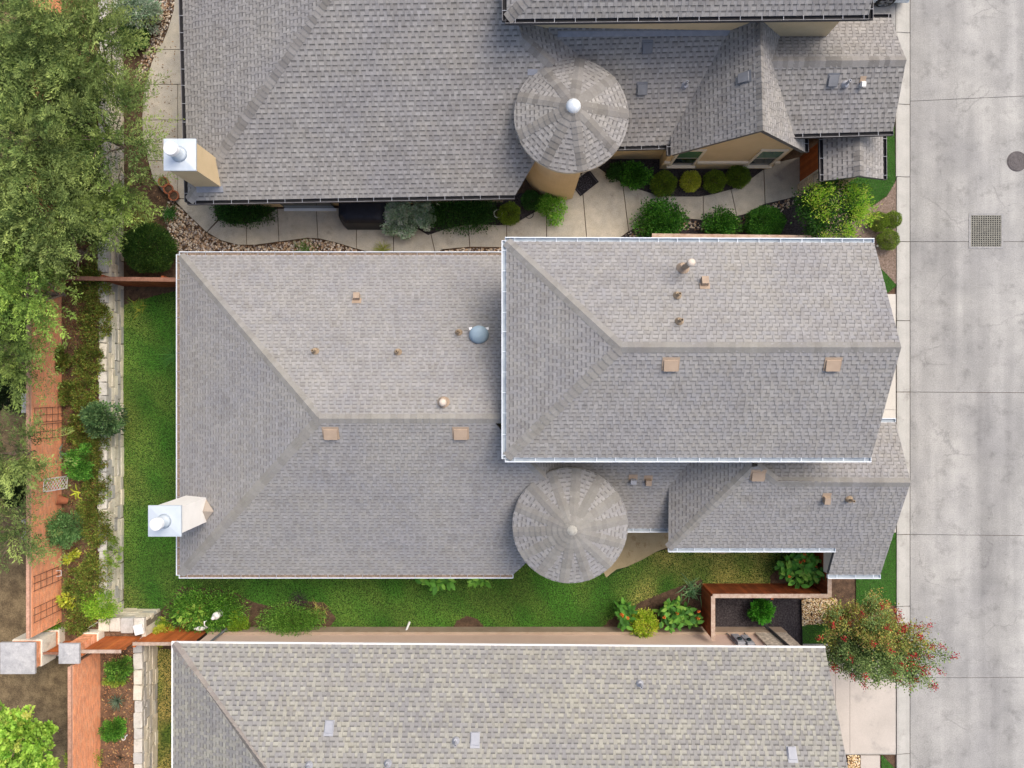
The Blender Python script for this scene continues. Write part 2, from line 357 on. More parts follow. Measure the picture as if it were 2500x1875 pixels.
# curved exposed-aggregate walkway along the northern house
UP = [(539,537),(565,546),(603,546),(626,542),(675,512),(678,509),(822,508),(930,508),(1045,574),(1071,565),(1101,556),(1142,548),(1176,548),(1218,550),(1241,548),(1264,542),(1290,527),(1309,516),(1362,490),(1388,480),(1403,440),(1430,415),(1460,409),(1486,428),(1520,446),(1562,463),(1607,478),(1652,480),(1709,480),(1746,473),(1784,463),(1818,448),(1868,412),(1887,399),(1953,384)]
LO = [(505,567),(539,586),(580,597),(625,597),(675,590),(751,580),(781,582),(826,593),(871,607),(913,618),(960,628),(1030,627),(1048,620),(1082,608),(1146,602),(1225,603),(1290,612),(1460,612),(1513,580),(1556,550),(1605,537),(1660,531),(1716,537),(1743,531),(1800,527),(1825,521),(1868,497),(1924,484),(1953,476)]
def along(L, x):
    for (xa, ya), (xb, yb) in zip(L[:-1], L[1:]):
        if xa <= x <= xb: return ya + (yb - ya) * (x - xa) / (xb - xa)
    return L[0][1] if x < L[0][0] else L[-1][1]
walk = sheet('walkway', [(540,540),(620,548),(680,512),(925,510),(1050,578),(1290,530),(1400,470),(1460,412),(1650,482),(1780,465),(1950,388),(1950,474),(1800,524),(1650,530),(1560,546),(1470,608),(1280,608),(1080,604),(1000,622),(900,612),(760,578),(600,594),(510,565)], 0.012, M_soil)
JX = [(535,505),(601,602),(677,681),(772,776),(870,870),(960,961),(1052,1062),(1143,1147),(1237,1237),(1334,1335),(1419,1435),(1520,1535),(1627,1627),(1717,1717),(1785,1799),(1865,1868),(1953,1953)]
for (t0, b0), (t1, b1) in zip(JX[:-1], JX[1:]):
    g_ = 0.9
    top = [(t0+g_, along(UP, t0))] + [p for p in UP if t0+3 < p[0] < t1-3] + [(t1-g_, along(UP, t1))]
    bot = [(b0+g_, along(LO, b0))] + [p for p in LO if b0+3 < p[0] < b1-3] + [(b1-g_, along(LO, b1))]
    P = [U(x, y, 0.05) for x, y in bot + top[::-1]]
    MB().prism(P, (0, 0, -0.04)).build('slab', M_aggr, walk)
WEST = [[(434,-60),(452,-60),(452,120),(385,120),(397,105),(411,70),(424,25)],
        [(384.5,121.5),(452,121.5),(455,205),(356,205),(371,152)],
        [(355,206.5),(433,206.5),(433,292),(347,292),(351,240)], [(434.5,206.5),(470,206.5),(470,292),(434.5,292)],
        [(347,293.5),(433,293.5),(433,391),(362,391),(350,340)], [(434.5,293.5),(475,293.5),(475,391),(434.5,391)],
        [(362,392.5),(433,392.5),(433,484),(425,489),(395,465),(374,435)], [(434.5,392.5),(520,392.5),(520,484),(434.5,484)],
        [(427,490),(434,486),(523,486),(523,505),(527,527),(533,533.5),(504,566),(463,527)]]
for w in WEST:
    P = [U(x, y, 0.05) for x, y in w]
    a = sum(P[i].x * P[(i+1) % len(P)].y - P[(i+1) % len(P)].x * P[i].y for i in range(len(P)))
    if a < 0: P.reverse()
    MB().prism(P, (0, 0, -0.04)).build('slab', M_aggr, walk)

# loose river stones and pale gravel
def inpoly(x, y, poly):
    x = np.asarray(x); y = np.asarray(y); c = np.zeros(x.shape, bool); n = len(poly); j = n-1
    for i in range(n):
        xi, yi = poly[i]; xj, yj = poly[j]
        if yi != yj: c ^= ((yi > y) != (yj > y)) & (x < (xj-xi)*(y-yi)/(yj-yi)+xi)
        j = i
    return c
def scatter_px(poly, n, rg, avoid=()):
    xs = [p[0] for p in poly]; ys = [p[1] for p in poly]
    x = rg.uniform(min(xs), max(xs), n*4); y = rg.uniform(min(ys), max(ys), n*4)
    k = inpoly(x, y, poly)
    for a in avoid: k &= ~inpoly(x, y, a)
    return x[k][:n], y[k][:n]
def pebbles(name, poly, dens, size, cols, z, label, seed, cat):
    rg = np.random.default_rng(seed)
    ar = abs(sum(poly[i][0]*poly[(i+1) % len(poly)][1]-poly[(i+1) % len(poly)][0]*poly[i][1] for i in range(len(poly))))/2/3840
    x, y = scatter_px(poly, int(ar*dens), rg); n = len(x)
    k = (HCAM-z)/FPX; C = np.stack([(x-1250)*k, -(y-937.5)*k, np.full(n, z)], 1)
    base = np.array([(0,0,1),(1,0,0.1),(0.3,0.95,0),(-0.8,0.6,0.1),(-0.8,-0.6,0),(0.3,-0.95,0.1)])
    F0 = np.array([(0,1,2),(0,2,3),(0,3,4),(0,4,5),(0,5,1)])
    s = rg.uniform(size[0], size[1], (n,1,1)); sc = np.stack([rg.uniform(0.8,1.3,n), rg.uniform(0.6,1,n), rg.uniform(0.4,0.7,n)],1)[:,None,:]
    V = base[None]*sc*s; V += rg.normal(0, 0.12, V.shape)*s
    a = rg.uniform(0, 6.28, n); ca, sa = np.cos(a)[:,None], np.sin(a)[:,None]
    V = np.stack([V[...,0]*ca-V[...,1]*sa, V[...,0]*sa+V[...,1]*ca, V[...,2]], 2) + C[:,None,:]
    F = (F0[None]+6*np.arange(n)[:,None,None]).reshape(-1,3)
    me = big_mesh(name, V.reshape(-1,3), F, np.repeat(np.array(cols)[rg.integers(0,len(cols),n)]*rg.uniform(0.75,1.2,(n,1)), 6, 0), M_stone)
    return link(name, me, None, label, cat, None, 'stuff')
def big_mesh(name, V, F, C, m):
    me = bpy.data.meshes.new(name); nv, nf, k = len(V), len(F), F.shape[1]
    me.vertices.add(nv); me.vertices.foreach_set('co', np.ascontiguousarray(V, np.float32).ravel())
    me.loops.add(nf*k); me.loops.foreach_set('vertex_index', np.ascontiguousarray(F, np.int32).ravel())
    me.polygons.add(nf); me.polygons.foreach_set('loop_start', np.arange(0, nf*k, k, dtype=np.int32))
    me.polygons.foreach_set('loop_total', np.full(nf, k, np.int32))
    if C is not None:
        at = me.attributes.new('Col', 'FLOAT_COLOR', 'POINT')
        at.data.foreach_set('color', np.concatenate([C, np.ones((nv,1))], 1).astype(np.float32).ravel())
    me.polygons.foreach_set('use_smooth', [False]*nf); me.materials.append(m); me.update(); me.validate(); return me
PEB = [S(224,210,188), S(198,178,152), S(154,124,96), S(212,204,194), S(146,136,130), S(186,160,132)]
pebbles('river_stones', [(418,485),(463,530),(505,570),(540,589),(580,600),(640,600),(690,592),(751,583),(781,585),(826,596),(871,610),(930,626),(930,640),(430,640),(430,610),(395,520)], 280, (0.03,0.06), PEB, 0.0, 'tan river stones lining the path below the tall chimney', 11, 'stones')
pebbles('river_stones', [(1040,624),(1082,611),(1146,605),(1240,606),(1240,640),(1040,640)], 280, (0.03,0.062), PEB, 0.0, 'brown and cream river stones beside the path at the upper roof corner', 12, 'stones')
pebbles('river_stones', [(392,0),(432,0),(420,30),(406,75),(392,110),(366,155),(345,200),(330,190),(345,150),(372,90)], 260, (0.03,0.055), PEB, 0.0, 'strip of river stones along the far end of the curved path', 13, 'stones')
pebbles('river_stones', [(1500,594),(1560,552),(1660,535),(1716,541),(1743,535),(1825,528),(1868,502),(1924,488),(1945,482),(1950,500),(1830,548),(1720,560),(1600,565),(1520,598)], 260, (0.03,0.055), PEB, 0.02, 'river stones edging the mulch bed under the clipped shrubs', 14, 'stones')
GRV = [S(226,204,160), S(198,168,120), S(150,112,72), S(235,222,196)]
pebbles('pale_gravel', [(1956,1462),(2045,1462),(2045,1520),(1990,1524),(1956,1528)], 1100, (0.018,0.035), GRV, 0.02, 'pale gravel patch inside the fence corner by the red flowering tree', 15, 'gravel')
pebbles('pale_gravel', [(2070,1844),(2100,1844),(2100,1900),(2070,1900)], 700, (0.02,0.045), GRV, 0.02, 'pale gravel patch at the foot of the pinkish driveway', 16, 'gravel')
b = MB(); A = U(1955, 1464, 0.06); B_ = U(1958, 1580, 0.06); b.obox((A+B_)/2, Vector((0.012,0,0)), (B_-A)/2, Vector((0,0,0.05)))
b.build('garden_edging', M_black, label='thin black edging strip between the dark mulch and the pale gravel', cat='edging')

# grass tufts
def grass(name, polys, dens, label, seed, cols, hgt=(0.02,0.055), avoid=(), z=0.01, dry=0.0, cat='grass'):
    rg = np.random.default_rng(seed); X = []; Y = []
    for poly in polys:
        ar = abs(sum(poly[i][0]*poly[(i+1) % len(poly)][1]-poly[(i+1) % len(poly)][0]*poly[i][1] for i in range(len(poly))))/2/3840
        x, y = scatter_px(poly, int(ar*dens), rg, avoid); X.append(x); Y.append(y)
    x = np.concatenate(X); y = np.concatenate(Y); n = len(x)
    k = (HCAM-z)/FPX; C = np.stack([(x-1250)*k, -(y-937.5)*k, np.full(n, z)], 1)
    a = rg.uniform(0, 6.28, n); d = np.stack([np.cos(a), np.sin(a), np.zeros(n)], 1); sd = np.stack([-np.sin(a), np.cos(a), np.zeros(n)], 1)
    h = rg.uniform(hgt[0], hgt[1], n)[:,None]; w = rg.uniform(0.012, 0.026, n)[:,None]; lean = rg.uniform(0.5, 1.4, n)[:,None]
    V = np.stack([C - sd*w/2, C + sd*w/2, C + d*h*lean + np.array([0,0,1.0])*h], 1).reshape(-1,3)
    F = np.arange(3*n).reshape(-1,3)
    def fld(f0, sd_):                 # smooth random field
        r2 = np.random.default_rng(sd_); v = np.zeros(n)
        for _ in range(14):
            a_ = r2.uniform(0, 6.28); fr = f0*r2.uniform(0.5, 2.4); v += np.sin((C[:,0]*np.cos(a_)+C[:,1]*np.sin(a_))*fr+r2.uniform(0,6.28))/14**0.5
        return np.clip(0.5+0.42*v, 0, 1)
    f1 = fld(1.1, seed+50); f2 = fld(2.2, seed+51)
    cg = np.array(cols[0])[None]*(1-f1[:,None]) + np.array(cols[1])[None]*f1[:,None]
    pd = dry*np.clip(f2*1.4-0.2,0,1) + 0.05
    if dry > 0:      # dry straw-coloured patches at the right-hand end of the lawn and along the stone wall
        pd = pd + 0.75*np.clip((C[:,0]-2.5)/4,0,1)*np.clip(0.25+f2*f1*1.6-0.2,0,1) + 0.14*np.clip((-14.2-C[:,0])/1.0,0,1)
    kk = np.clip(pd*rg.uniform(0.4,1.6,n),0,0.85)[:,None]
    cg = cg*(1-kk) + np.array(cols[2])*kk
    cg *= 2.25*rg.uniform(0.76, 1.24, (n,1))
    me = big_mesh(name, V, F, np.repeat(cg, 3, 0), M_grass)
    return link(name, me, None, label, cat, None, 'stuff')
GR = (S(32,84,24), S(62,112,38), S(156,144,84))
beds_px = [p for nm, m, p in BEDS] + [[(1480,1410),(1460,1370),(1470,1280),(1680,1280),(1660,1336),(1600,1348),(1530,1384)], [(1690,1330),(1850,1330),(1828,1338),(1765,1352),(1712,1341)]]
grass('lawn_grass', [LAWN], 2600, 'mown green lawn wrapping the middle house with a few straw patches', 21, GR, avoid=beds_px, dry=0.12)
grass('lawn_grass', [LAWN2], 1800, 'narrow thin lawn between the stone wall and the lower house', 22, (S(60,92,30), S(120,130,60), S(168,146,90)), dry=0.9)
grass('turf_grass', TURF[:1], 2600, 'bright even turf beside the small porch roof', 23, (S(36,76,24), S(50,90,32), S(70,98,44)), hgt=(0.015,0.03))
grass('turf_grass', TURF[1:2], 2600, 'small green turf wedge against the curb by the upper gable', 24, (S(36,76,24), S(50,90,32), S(70,98,44)), hgt=(0.015,0.03))
grass('turf_grass', TURF[2:3], 2600, 'green turf strip by the curb next to the red flowering tree', 25, (S(42,84,28), S(58,100,38), S(70,104,44)), hgt=(0.015,0.03))
grass('turf_grass', TURF[3:4], 2200, 'shaded turf patch between the gravel and the lower house', 26, (S(40,84,26), S(62,104,36), S(90,120,50)), hgt=(0.015,0.03))
grass('turf_grass', TURF[4:], 2200, 'small turf corner by the curb at the bottom edge', 27, (S(42,84,28), S(58,100,38), S(70,104,44)), hgt=(0.015,0.03))
# ------------------------------------------------------------------ roof building kit
def clip_convex(pts, lines):
    for (a, b, c) in lines:                # keep a*u+b*s+c >= 0
        out = []; n = len(pts)
        for i in range(n):
            p, q = pts[i], pts[(i+1) % n]
            dp = a*p[0]+b*p[1]+c; dq = a*q[0]+b*q[1]+c
            if dp >= 0: out.append(p)
            if (dp >= 0) != (dq >= 0):
                t = dp/(dp-dq); out.append((p[0]+(q[0]-p[0])*t, p[1]+(q[1]-p[1])*t))
        pts = out
        if len(pts) < 3: return []
    return pts
class House:
    def __init__(s, name, loc, label, pal, expo, seed):
        s.root = thing(name, loc, label, 'house'); s.pal = pal; s.expo = expo
        s.rg = random.Random(seed); s.rect = []; s.odd = []; s.roofs = []
    def roof(s, polys, plane, eave, name='roof', expo=None, shingles=True, thick=0.13, deckm=None):
        """polys: convex pixel polygons lying on the plane; eave: two pixels along the eave."""
        P = [[plane.at(*p) for p in q] for q in polys]
        u = plane.at(*eave[1]) - plane.at(*eave[0]); u.z = 0 if abs(u.z) < 0.05 else u.z; u.normalize()
        n = plane.n; sx = n.cross(u).normalized()
        if sx.z < 0: sx = -sx
        u = sx.cross(n).normalized()
        d = MB()
        for q in P:
            a = (q[1]-q[0]).cross(q[2]-q[1]).dot(n)
            d.prism([p - n*0.004 for p in (q if a > 0 else q[::-1])], -n*thick)
        r = d.build(name, deckm or M_deck, s.root); s.roofs.append(r)
        if shingles: s.cover(P, plane.at(*eave[0]), u, sx, n, r, expo or s.expo)
        return r
    def cover(s, P, o, u, sx, n, part, expo):
        rg = s.rg; pal = s.pal; shapes = []
        for q in P:
            q2 = [((p-o).dot(u), (p-o).dot(sx)) for p in q]
            a = sum(q2[i][0]*q2[(i+1) % len(q2)][1]-q2[(i+1) % len(q2)][0]*q2[i][1] for i in range(len(q2)))
            if a < 0: q2.reverse()
            lines = []
            for i in range(len(q2)):
                p0, p1 = q2[i], q2[(i+1) % len(q2)]; ex, ey = p1[0]-p0[0], p1[1]-p0[1]; L = math.hypot(ex, ey)
                if L < 1e-6: continue
                lines.append((-ey/L, ex/L, (ey*p0[0]-ex*p0[1])/L))
            shapes.append((lines, min(p[1] for p in q2), max(p[1] for p in q2)))
        for k in range(math.floor(min(t[1] for t in shapes)/expo), math.ceil(max(t[2] for t in shapes)/expo)):
            s0 = k*expo; s1 = s0+expo*1.03; live = []
            for lines, lo, hi in shapes:
                strip = clip_convex([(-200,s0),(200,s0),(200,s1),(-200,s1)], lines)
                if strip: live.append((lines, min(p[0] for p in strip), max(p[0] for p in strip)))
            if not live: continue
            ub = max(t[2] for t in live); x = min(t[1] for t in live) - rg.uniform(0, 0.2); tooth = rg.random() < 0.5; dim = 1.0
            while x < ub:
                w = rg.uniform(*pal['tab']) if tooth else rg.uniform(*pal['gap'])
                if rg.random() < 0.35: dim = rg.choice(pal['dim'])
                c = rg.choice(pal['cols']); k_ = dim*rg.uniform(0.96, 1.04); c = (c[0]*k_, c[1]*k_, c[2]*k_)
                corners = ((x,s0),(x+w,s0),(x+w,s1),(x,s1))
                for lines, ua, ue in live:
                    if x+w < ua or x > ue: continue
                    if all(A*p[0]+B*p[1]+Cc >= -1e-6 for A, B, Cc in lines for p in corners):
                        s.rect.append((o, u, sx, n, x, x+w, s0, s1, tooth, c, part))
                    else:
                        pc = clip_convex(list(corners), lines)
                        if len(pc) >= 3: s.odd.append((o, u, sx, n, pc, s0, s1, tooth, c, part))
                x += w + 0.003; tooth = not tooth
    def finish(s, nobj=300):
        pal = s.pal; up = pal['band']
        cam_p = Vector((0, 0, HCAM))
        key = []
        for i, r in enumerate(s.rect):
            if r[8]:
                p = r[0] + r[1]*((r[4]+r[5])/2) + r[2]*r[6]
                if abs(p.x) < 1220*(HCAM-p.z)/FPX and abs(p.y) < 910*(HCAM-p.z)/FPX:
                    key.append(((r[5]-r[4])/(HCAM-p.z), i))
        key.sort(reverse=True); pick = {}
        for _, i in key[:nobj]: pick[i] = 1
        meshes = []
        for c in s.pal['cols']:
            b = MB(); t = 0.018
            b.add([(0,0,t),(1,0,t),(1,1,0.004),(0,1,0.004),(0,0,-0.004),(1,0,-0.004),(1,1,-0.004),(0,1,-0.004)],
                  [(0,1,2,3),(4,5,1,0),(5,6,2,1),(7,4,0,3)], c)
            meshes.append(b.mesh('shingle', M_shing, colors=True))
        for i in pick:
            o, u, sx, n, x0, x1, s0, s1, tooth, c, part = s.rect[i]
            p = o + u*x0 + sx*s0
            M = Matrix(((u.x*(x1-x0), sx.x*(s1-s0), n.x, p.x),(u.y*(x1-x0), sx.y*(s1-s0), n.y, p.y),(u.z*(x1-x0), sx.z*(s1-s0), n.z, p.z),(0,0,0,1)))
            place('shingle', meshes[i % len(meshes)], part, M)
        R = [r for i, r in enumerate(s.rect) if i not in pick]
        bypart = {}
        for r in R: bypart.setdefault(r[10].name, ([], []))[0].append(r)
        for r in s.odd: bypart.setdefault(r[9].name, ([], []))[1].append(r)
        Vs = []; Fs = []; Cs = []; nv = 0
        for nm, (R, O) in bypart.items():
            if R:
                o = np.array([tuple(r[0]) for r in R]); u = np.array([tuple(r[1]) for r in R]); sx = np.array([tuple(r[2]) for r in R]); n = np.array([tuple(r[3]) for r in R])
                q = np.array([r[4:8] for r in R]); tooth = np.array([r[8] for r in R]); c = np.array([r[9] for r in R])
                tb = np.where(tooth, 0.018, 0.007)[:,None]; tt = np.where(tooth, 0.006, 0.002)[:,None]
                def pt(a, b, h): return o + u*a[:,None] + sx*b[:,None] + n*h
                z = np.full((len(R),1), -0.004)
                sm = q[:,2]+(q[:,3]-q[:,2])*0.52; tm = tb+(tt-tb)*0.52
                V = np.stack([pt(q[:,0],q[:,2],tb), pt(q[:,1],q[:,2],tb), pt(q[:,1],q[:,3],tt), pt(q[:,0],q[:,3],tt),
                              pt(q[:,0],q[:,2],z), pt(q[:,1],q[:,2],z), pt(q[:,1],q[:,3],z), pt(q[:,0],q[:,3],z),
                              pt(q[:,1],sm,tm), pt(q[:,0],sm,tm)], 1)
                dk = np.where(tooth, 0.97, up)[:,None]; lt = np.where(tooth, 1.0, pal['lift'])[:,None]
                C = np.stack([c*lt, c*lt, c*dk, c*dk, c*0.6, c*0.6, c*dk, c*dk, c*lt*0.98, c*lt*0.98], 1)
                F = np.array([(0,1,8,9),(9,8,2,3),(4,5,1,0),(5,6,2,1),(7,4,0,3)])[None] + 10*np.arange(len(R))[:,None,None] + nv
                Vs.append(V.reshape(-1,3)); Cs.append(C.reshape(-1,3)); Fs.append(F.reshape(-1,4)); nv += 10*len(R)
            O2 = []
            for q_ in O:
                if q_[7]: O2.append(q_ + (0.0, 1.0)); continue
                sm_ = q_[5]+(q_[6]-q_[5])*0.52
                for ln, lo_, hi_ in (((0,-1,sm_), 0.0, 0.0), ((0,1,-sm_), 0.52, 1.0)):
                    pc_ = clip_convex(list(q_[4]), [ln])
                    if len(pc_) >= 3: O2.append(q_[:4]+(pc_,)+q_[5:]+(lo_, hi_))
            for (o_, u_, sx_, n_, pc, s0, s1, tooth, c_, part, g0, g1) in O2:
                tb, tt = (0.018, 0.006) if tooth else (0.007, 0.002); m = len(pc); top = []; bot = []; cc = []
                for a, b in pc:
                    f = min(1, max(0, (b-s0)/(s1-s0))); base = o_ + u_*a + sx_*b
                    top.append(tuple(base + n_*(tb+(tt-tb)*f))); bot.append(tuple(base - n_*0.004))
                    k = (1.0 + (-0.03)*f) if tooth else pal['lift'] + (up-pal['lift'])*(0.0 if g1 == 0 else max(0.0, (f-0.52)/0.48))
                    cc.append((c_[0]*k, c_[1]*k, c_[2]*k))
                F = []
                for i in range(1, m-1, 2):
                    F.append((0, i, i+1, i+2 if i+2 < m else i+1))
                F = [tuple(x) for x in F]
                for i in range(m): j = (i+1) % m; F.append((i+m, j+m, j, i))
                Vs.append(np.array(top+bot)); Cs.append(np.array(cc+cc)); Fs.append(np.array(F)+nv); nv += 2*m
        V = np.concatenate(Vs); F = np.concatenate(Fs); C = np.concatenate(Cs)
        # fan leftovers may repeat an index: split them off as triangles
        deg = F[:,2] == F[:,3]
        me = bpy.data.meshes.new('shingle_courses'); Q = F[~deg]; T = F[deg][:,:3]
        loops = np.concatenate([Q.ravel(), T.ravel()]).astype(np.int32)
        me.vertices.add(len(V)); me.vertices.foreach_set('co', V.astype(np.float32).ravel())
        me.loops.add(len(loops)); me.loops.foreach_set('vertex_index', loops)
        st = np.concatenate([np.arange(len(Q))*4, len(Q)*4+np.arange(len(T))*3]).astype(np.int32)
        me.polygons.add(len(st)); me.polygons.foreach_set('loop_start', st)
        me.polygons.foreach_set('loop_total', np.concatenate([np.full(len(Q),4),np.full(len(T),3)]).astype(np.int32))
        at = me.attributes.new('Col', 'FLOAT_COLOR', 'POINT')
        at.data.foreach_set('color', np.concatenate([C, np.ones((len(V),1))], 1).astype(np.float32).ravel())
        me.polygons.foreach_set('use_smooth', [False]*len(st)); me.materials.append(M_shing); me.update(); me.validate()
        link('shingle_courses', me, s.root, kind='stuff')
    def caps(s, A, B, n1, n2, part, half=0.2, expo=0.17, cols=None, lift=0.016, reverse=False):
        """bent cap shingles from the low end A to the high end B of a hip or ridge."""
        cols = cols or s.pal['caps']; d = B-A; L = d.length; d.normalize()
        def side(n):
            t = n.cross(d).normalized(); return t
        t1 = side(n1); t2 = -side(n2)
        if t1.z > 0: t1 = -t1
        if t2.z > 0: t2 = -t2
        if t1.dot(t2) > 0.9: t2 = -t1
        up = (n1+n2).normalized(); N = max(1, int(L/expo)); e = L/N; meshes = []
        for c in cols:
            b = MB(); pts = []
            for k, h in ((0, lift+0.020), (1.10, lift)):
                x = d*(e*k)
                for w, t in ((half, t1), (half*0.45, t1), (0, None), (half*0.45, t2), (half, t2)):
                    pts.append(x + (t*w if t is not None else Vector((0,0,0))) + up*(h if w == 0 else h-0.004 if w < half else h-0.010))
            for t, w in ((t1, half), (t2, half)): pts.append(t*w - up*0.01)
            pts.append(Vector((0,0,0)))
            f = [(i, i+1, i+6, i+5) for i in range(4)] + [(10,1,0),(12,2,1,10),(12,11,3,2),(11,4,3)]
            b.add(pts, f, c); meshes.append(b.mesh('ridge_cap', M_shing, colors=True))
        for i in range(N):
            place('ridge_cap', s.rg.choice(meshes), part, Matrix.Translation(A + d*(e*i)))
    def gutter(s, A, B, out, style='white', w=0.13, step=0.62, name='gutter'):
        d = (B-A).normalized(); out = Vector(out).normalized(); h = 0.11; t = 0.012; Z = Vector((0,0,1))
        body = {'white': M_gutw, 'blue': M_gutw, 'dark': M_gutd, 'drip': M_white}[style]
        b = MB(); mid = (A+B)/2; hl = d*((B-A).length/2)
        if style == 'drip':
            b.obox(mid + out*0.015 - Z*0.02, hl, out*0.030, Z*0.03)
            return b.build(name, body, s.root)
        b.obox(mid + out*(w) - Z*h*0.5, hl, out*t, Z*h*0.5)
        b.obox(mid + out*0.004 - Z*h*0.5, hl, out*t*0.5, Z*h*0.5)
        b.obox(mid + out*w*0.5 - Z*(h-0.008), hl*0.999, out*w*0.45, Z*0.006)
        for e in (A, B): b.obox(e + out*w*0.5 - Z*h*0.5, d*0.006, out*w*0.5, Z*h*0.49)
        gobj = b.build(name, body, s.root)
        b = MB(); b.obox(mid + out*(w+0.001) + Z*0.004, hl, out*(0.008 if style == 'dark' else 0.013), Z*0.007)
        b.build('gutter_lip', M_lip if style == 'dark' else M_gutw, gobj)
        b = MB(); b.obox(mid + out*w*0.5 - Z*(0.035 if style == 'white' else 0.075), hl*0.995, out*w*0.42, Z*0.012)
        b.build('gutter_fill', M_debris if style == 'white' else (M_silt if style == 'blue' else M_black), gobj)  # leaf debris in white gutters, blue-grey in blue, plain black strip in dark
        L = (B-A).length; k = 0.3
        hb = MB(); hb.box((-0.007,-0.5,0),(0.007,0.5,0.012)); hm = hb.mesh('gutter_strap', M_gutw if style == 'blue' else M_ltmet)
        while k < L:
            p = A + d*k + out*w*0.5
            M = Matrix(((d.x, out.x*w*1.05, 0, p.x),(d.y, out.y*w*1.05, 0, p.y),(d.z, 0, 1, p.z+0.004),(0,0,0,1)))
            place('gutter_strap', hm, gobj, M); k += step*s.rg.uniform(0.92, 1.08)
        return gobj
    def walls(s, boxes, m=None, name='wall'):
        for a, b_ in boxes: MB().box(a, b_).build(name, m or M_stucco, s.root)
    def vent(s, plane, px, py, kind, m, size=(0.30, 0.26), label=None):
        c = plane.at(px, py); n = plane.n; dn = Vector((n.x, n.y, 0)); dn = (dn - n*dn.dot(n)).normalized(); u = dn.cross(n).normalized()
        Z = Vector((0,0,1)); w, l = size
        if kind == 'box':          # slant-backed box vent on a flashing plate
            b = MB(); hh = 0.11
            P = [c+u*w/2-dn*l/2, c+u*w/2+dn*l/2, c-u*w/2+dn*l/2, c-u*w/2-dn*l/2]
            Q = [P[0]+n*0.05-dn*-0.03, P[1]+n*hh, P[2]+n*hh, P[3]+n*0.05-dn*-0.03]
            b.add(P+Q, [(4,7,6,5),(0,4,5,1),(1,5,6,2),(2,6,7,3),(3,7,4,0)])
            o = b.build('roof_vent', m, s.root, label=label)
            f = MB(); f.obox(c+n*0.022-dn*0.02, u*(w*0.62), dn*(l*0.62), n*0.004); f.build('flashing', m, o)
            f = MB(); f.obox(c+n*(hh*0.5)+dn*(l/2+0.002), u*(w*0.42), dn*0.003, n*hh*0.32); f.build('louver', M_black, o)
        elif kind == 'cap':        # small hooded vent, flashing tail up-slope
            f = MB(); f.obox(c+n*0.022-dn*0.13, u*(w*0.75), dn*0.10, n*0.004)
            o = f.build('roof_vent', M_tanmet if m is not M_greymet else m, s.root, label=label)
            b = MB(); P = [c+u*w/2-dn*l/2, c+u*w/2+dn*l/2, c-u*w/2+dn*l/2, c-u*w/2-dn*l/2]
            Q = [P[0]+n*0.16, P[1]+n*0.20-dn*0.02, P[2]+n*0.20-dn*0.02, P[3]+n*0.16]
            b.add(P+Q, [(4,7,6,5),(0,4,5,1),(1,5,6,2),(2,6,7,3),(3,7,4,0)]); b.build('hood', m, o)
        elif kind == 'pipe':       # plumbing vent: boot and open pipe
            b = MB(); b.lathe(c, [(0.13,0.012),(0.125,0.03),(0.075,0.10),(0.062,0.13),(0.0,0.13)], 14, axis=n)
            o = b.build('vent_pipe', m, s.root, label=label)
            b = MB(); b.lathe(c+n*0.04, [(0.045,0.0),(0.045,0.34),(0.028,0.34),(0.028,0.2),(0,0.2)], 12); b.build('pipe', m, o)
            b = MB(); b.lathe(c+n*0.04+Z*0.342, [(0.028,-0.1),(0.0,-0.099)], 10); b.build('pipe_opening', M_black, o)
        elif kind == 'flue':
            b = MB(); b.lathe(c, [(0.20,0.015),(0.19,0.03),(0.11,0.14),(0.10,0.16),(0,0.16)], 16, axis=n)
            o = b.build('flue_pipe', M_tanmet, s.root, label=label)
            b = MB(); b.lathe(c, [(0.085,0.0),(0.085,size[0])], 14); b.build('pipe', M_tanmet, o)
            b = MB(); b.lathe(c+Z*size[0], [(0.10,-0.05),(0.125,0.0),(0.10,0.05),(0.05,0.075),(0,0.08)], 16); b.build('rain_cap', mat('pale_tan_metal', (0.52,0.45,0.37), (0.60,0.53,0.45), 5, 0.5), o, smooth=True)
        return o
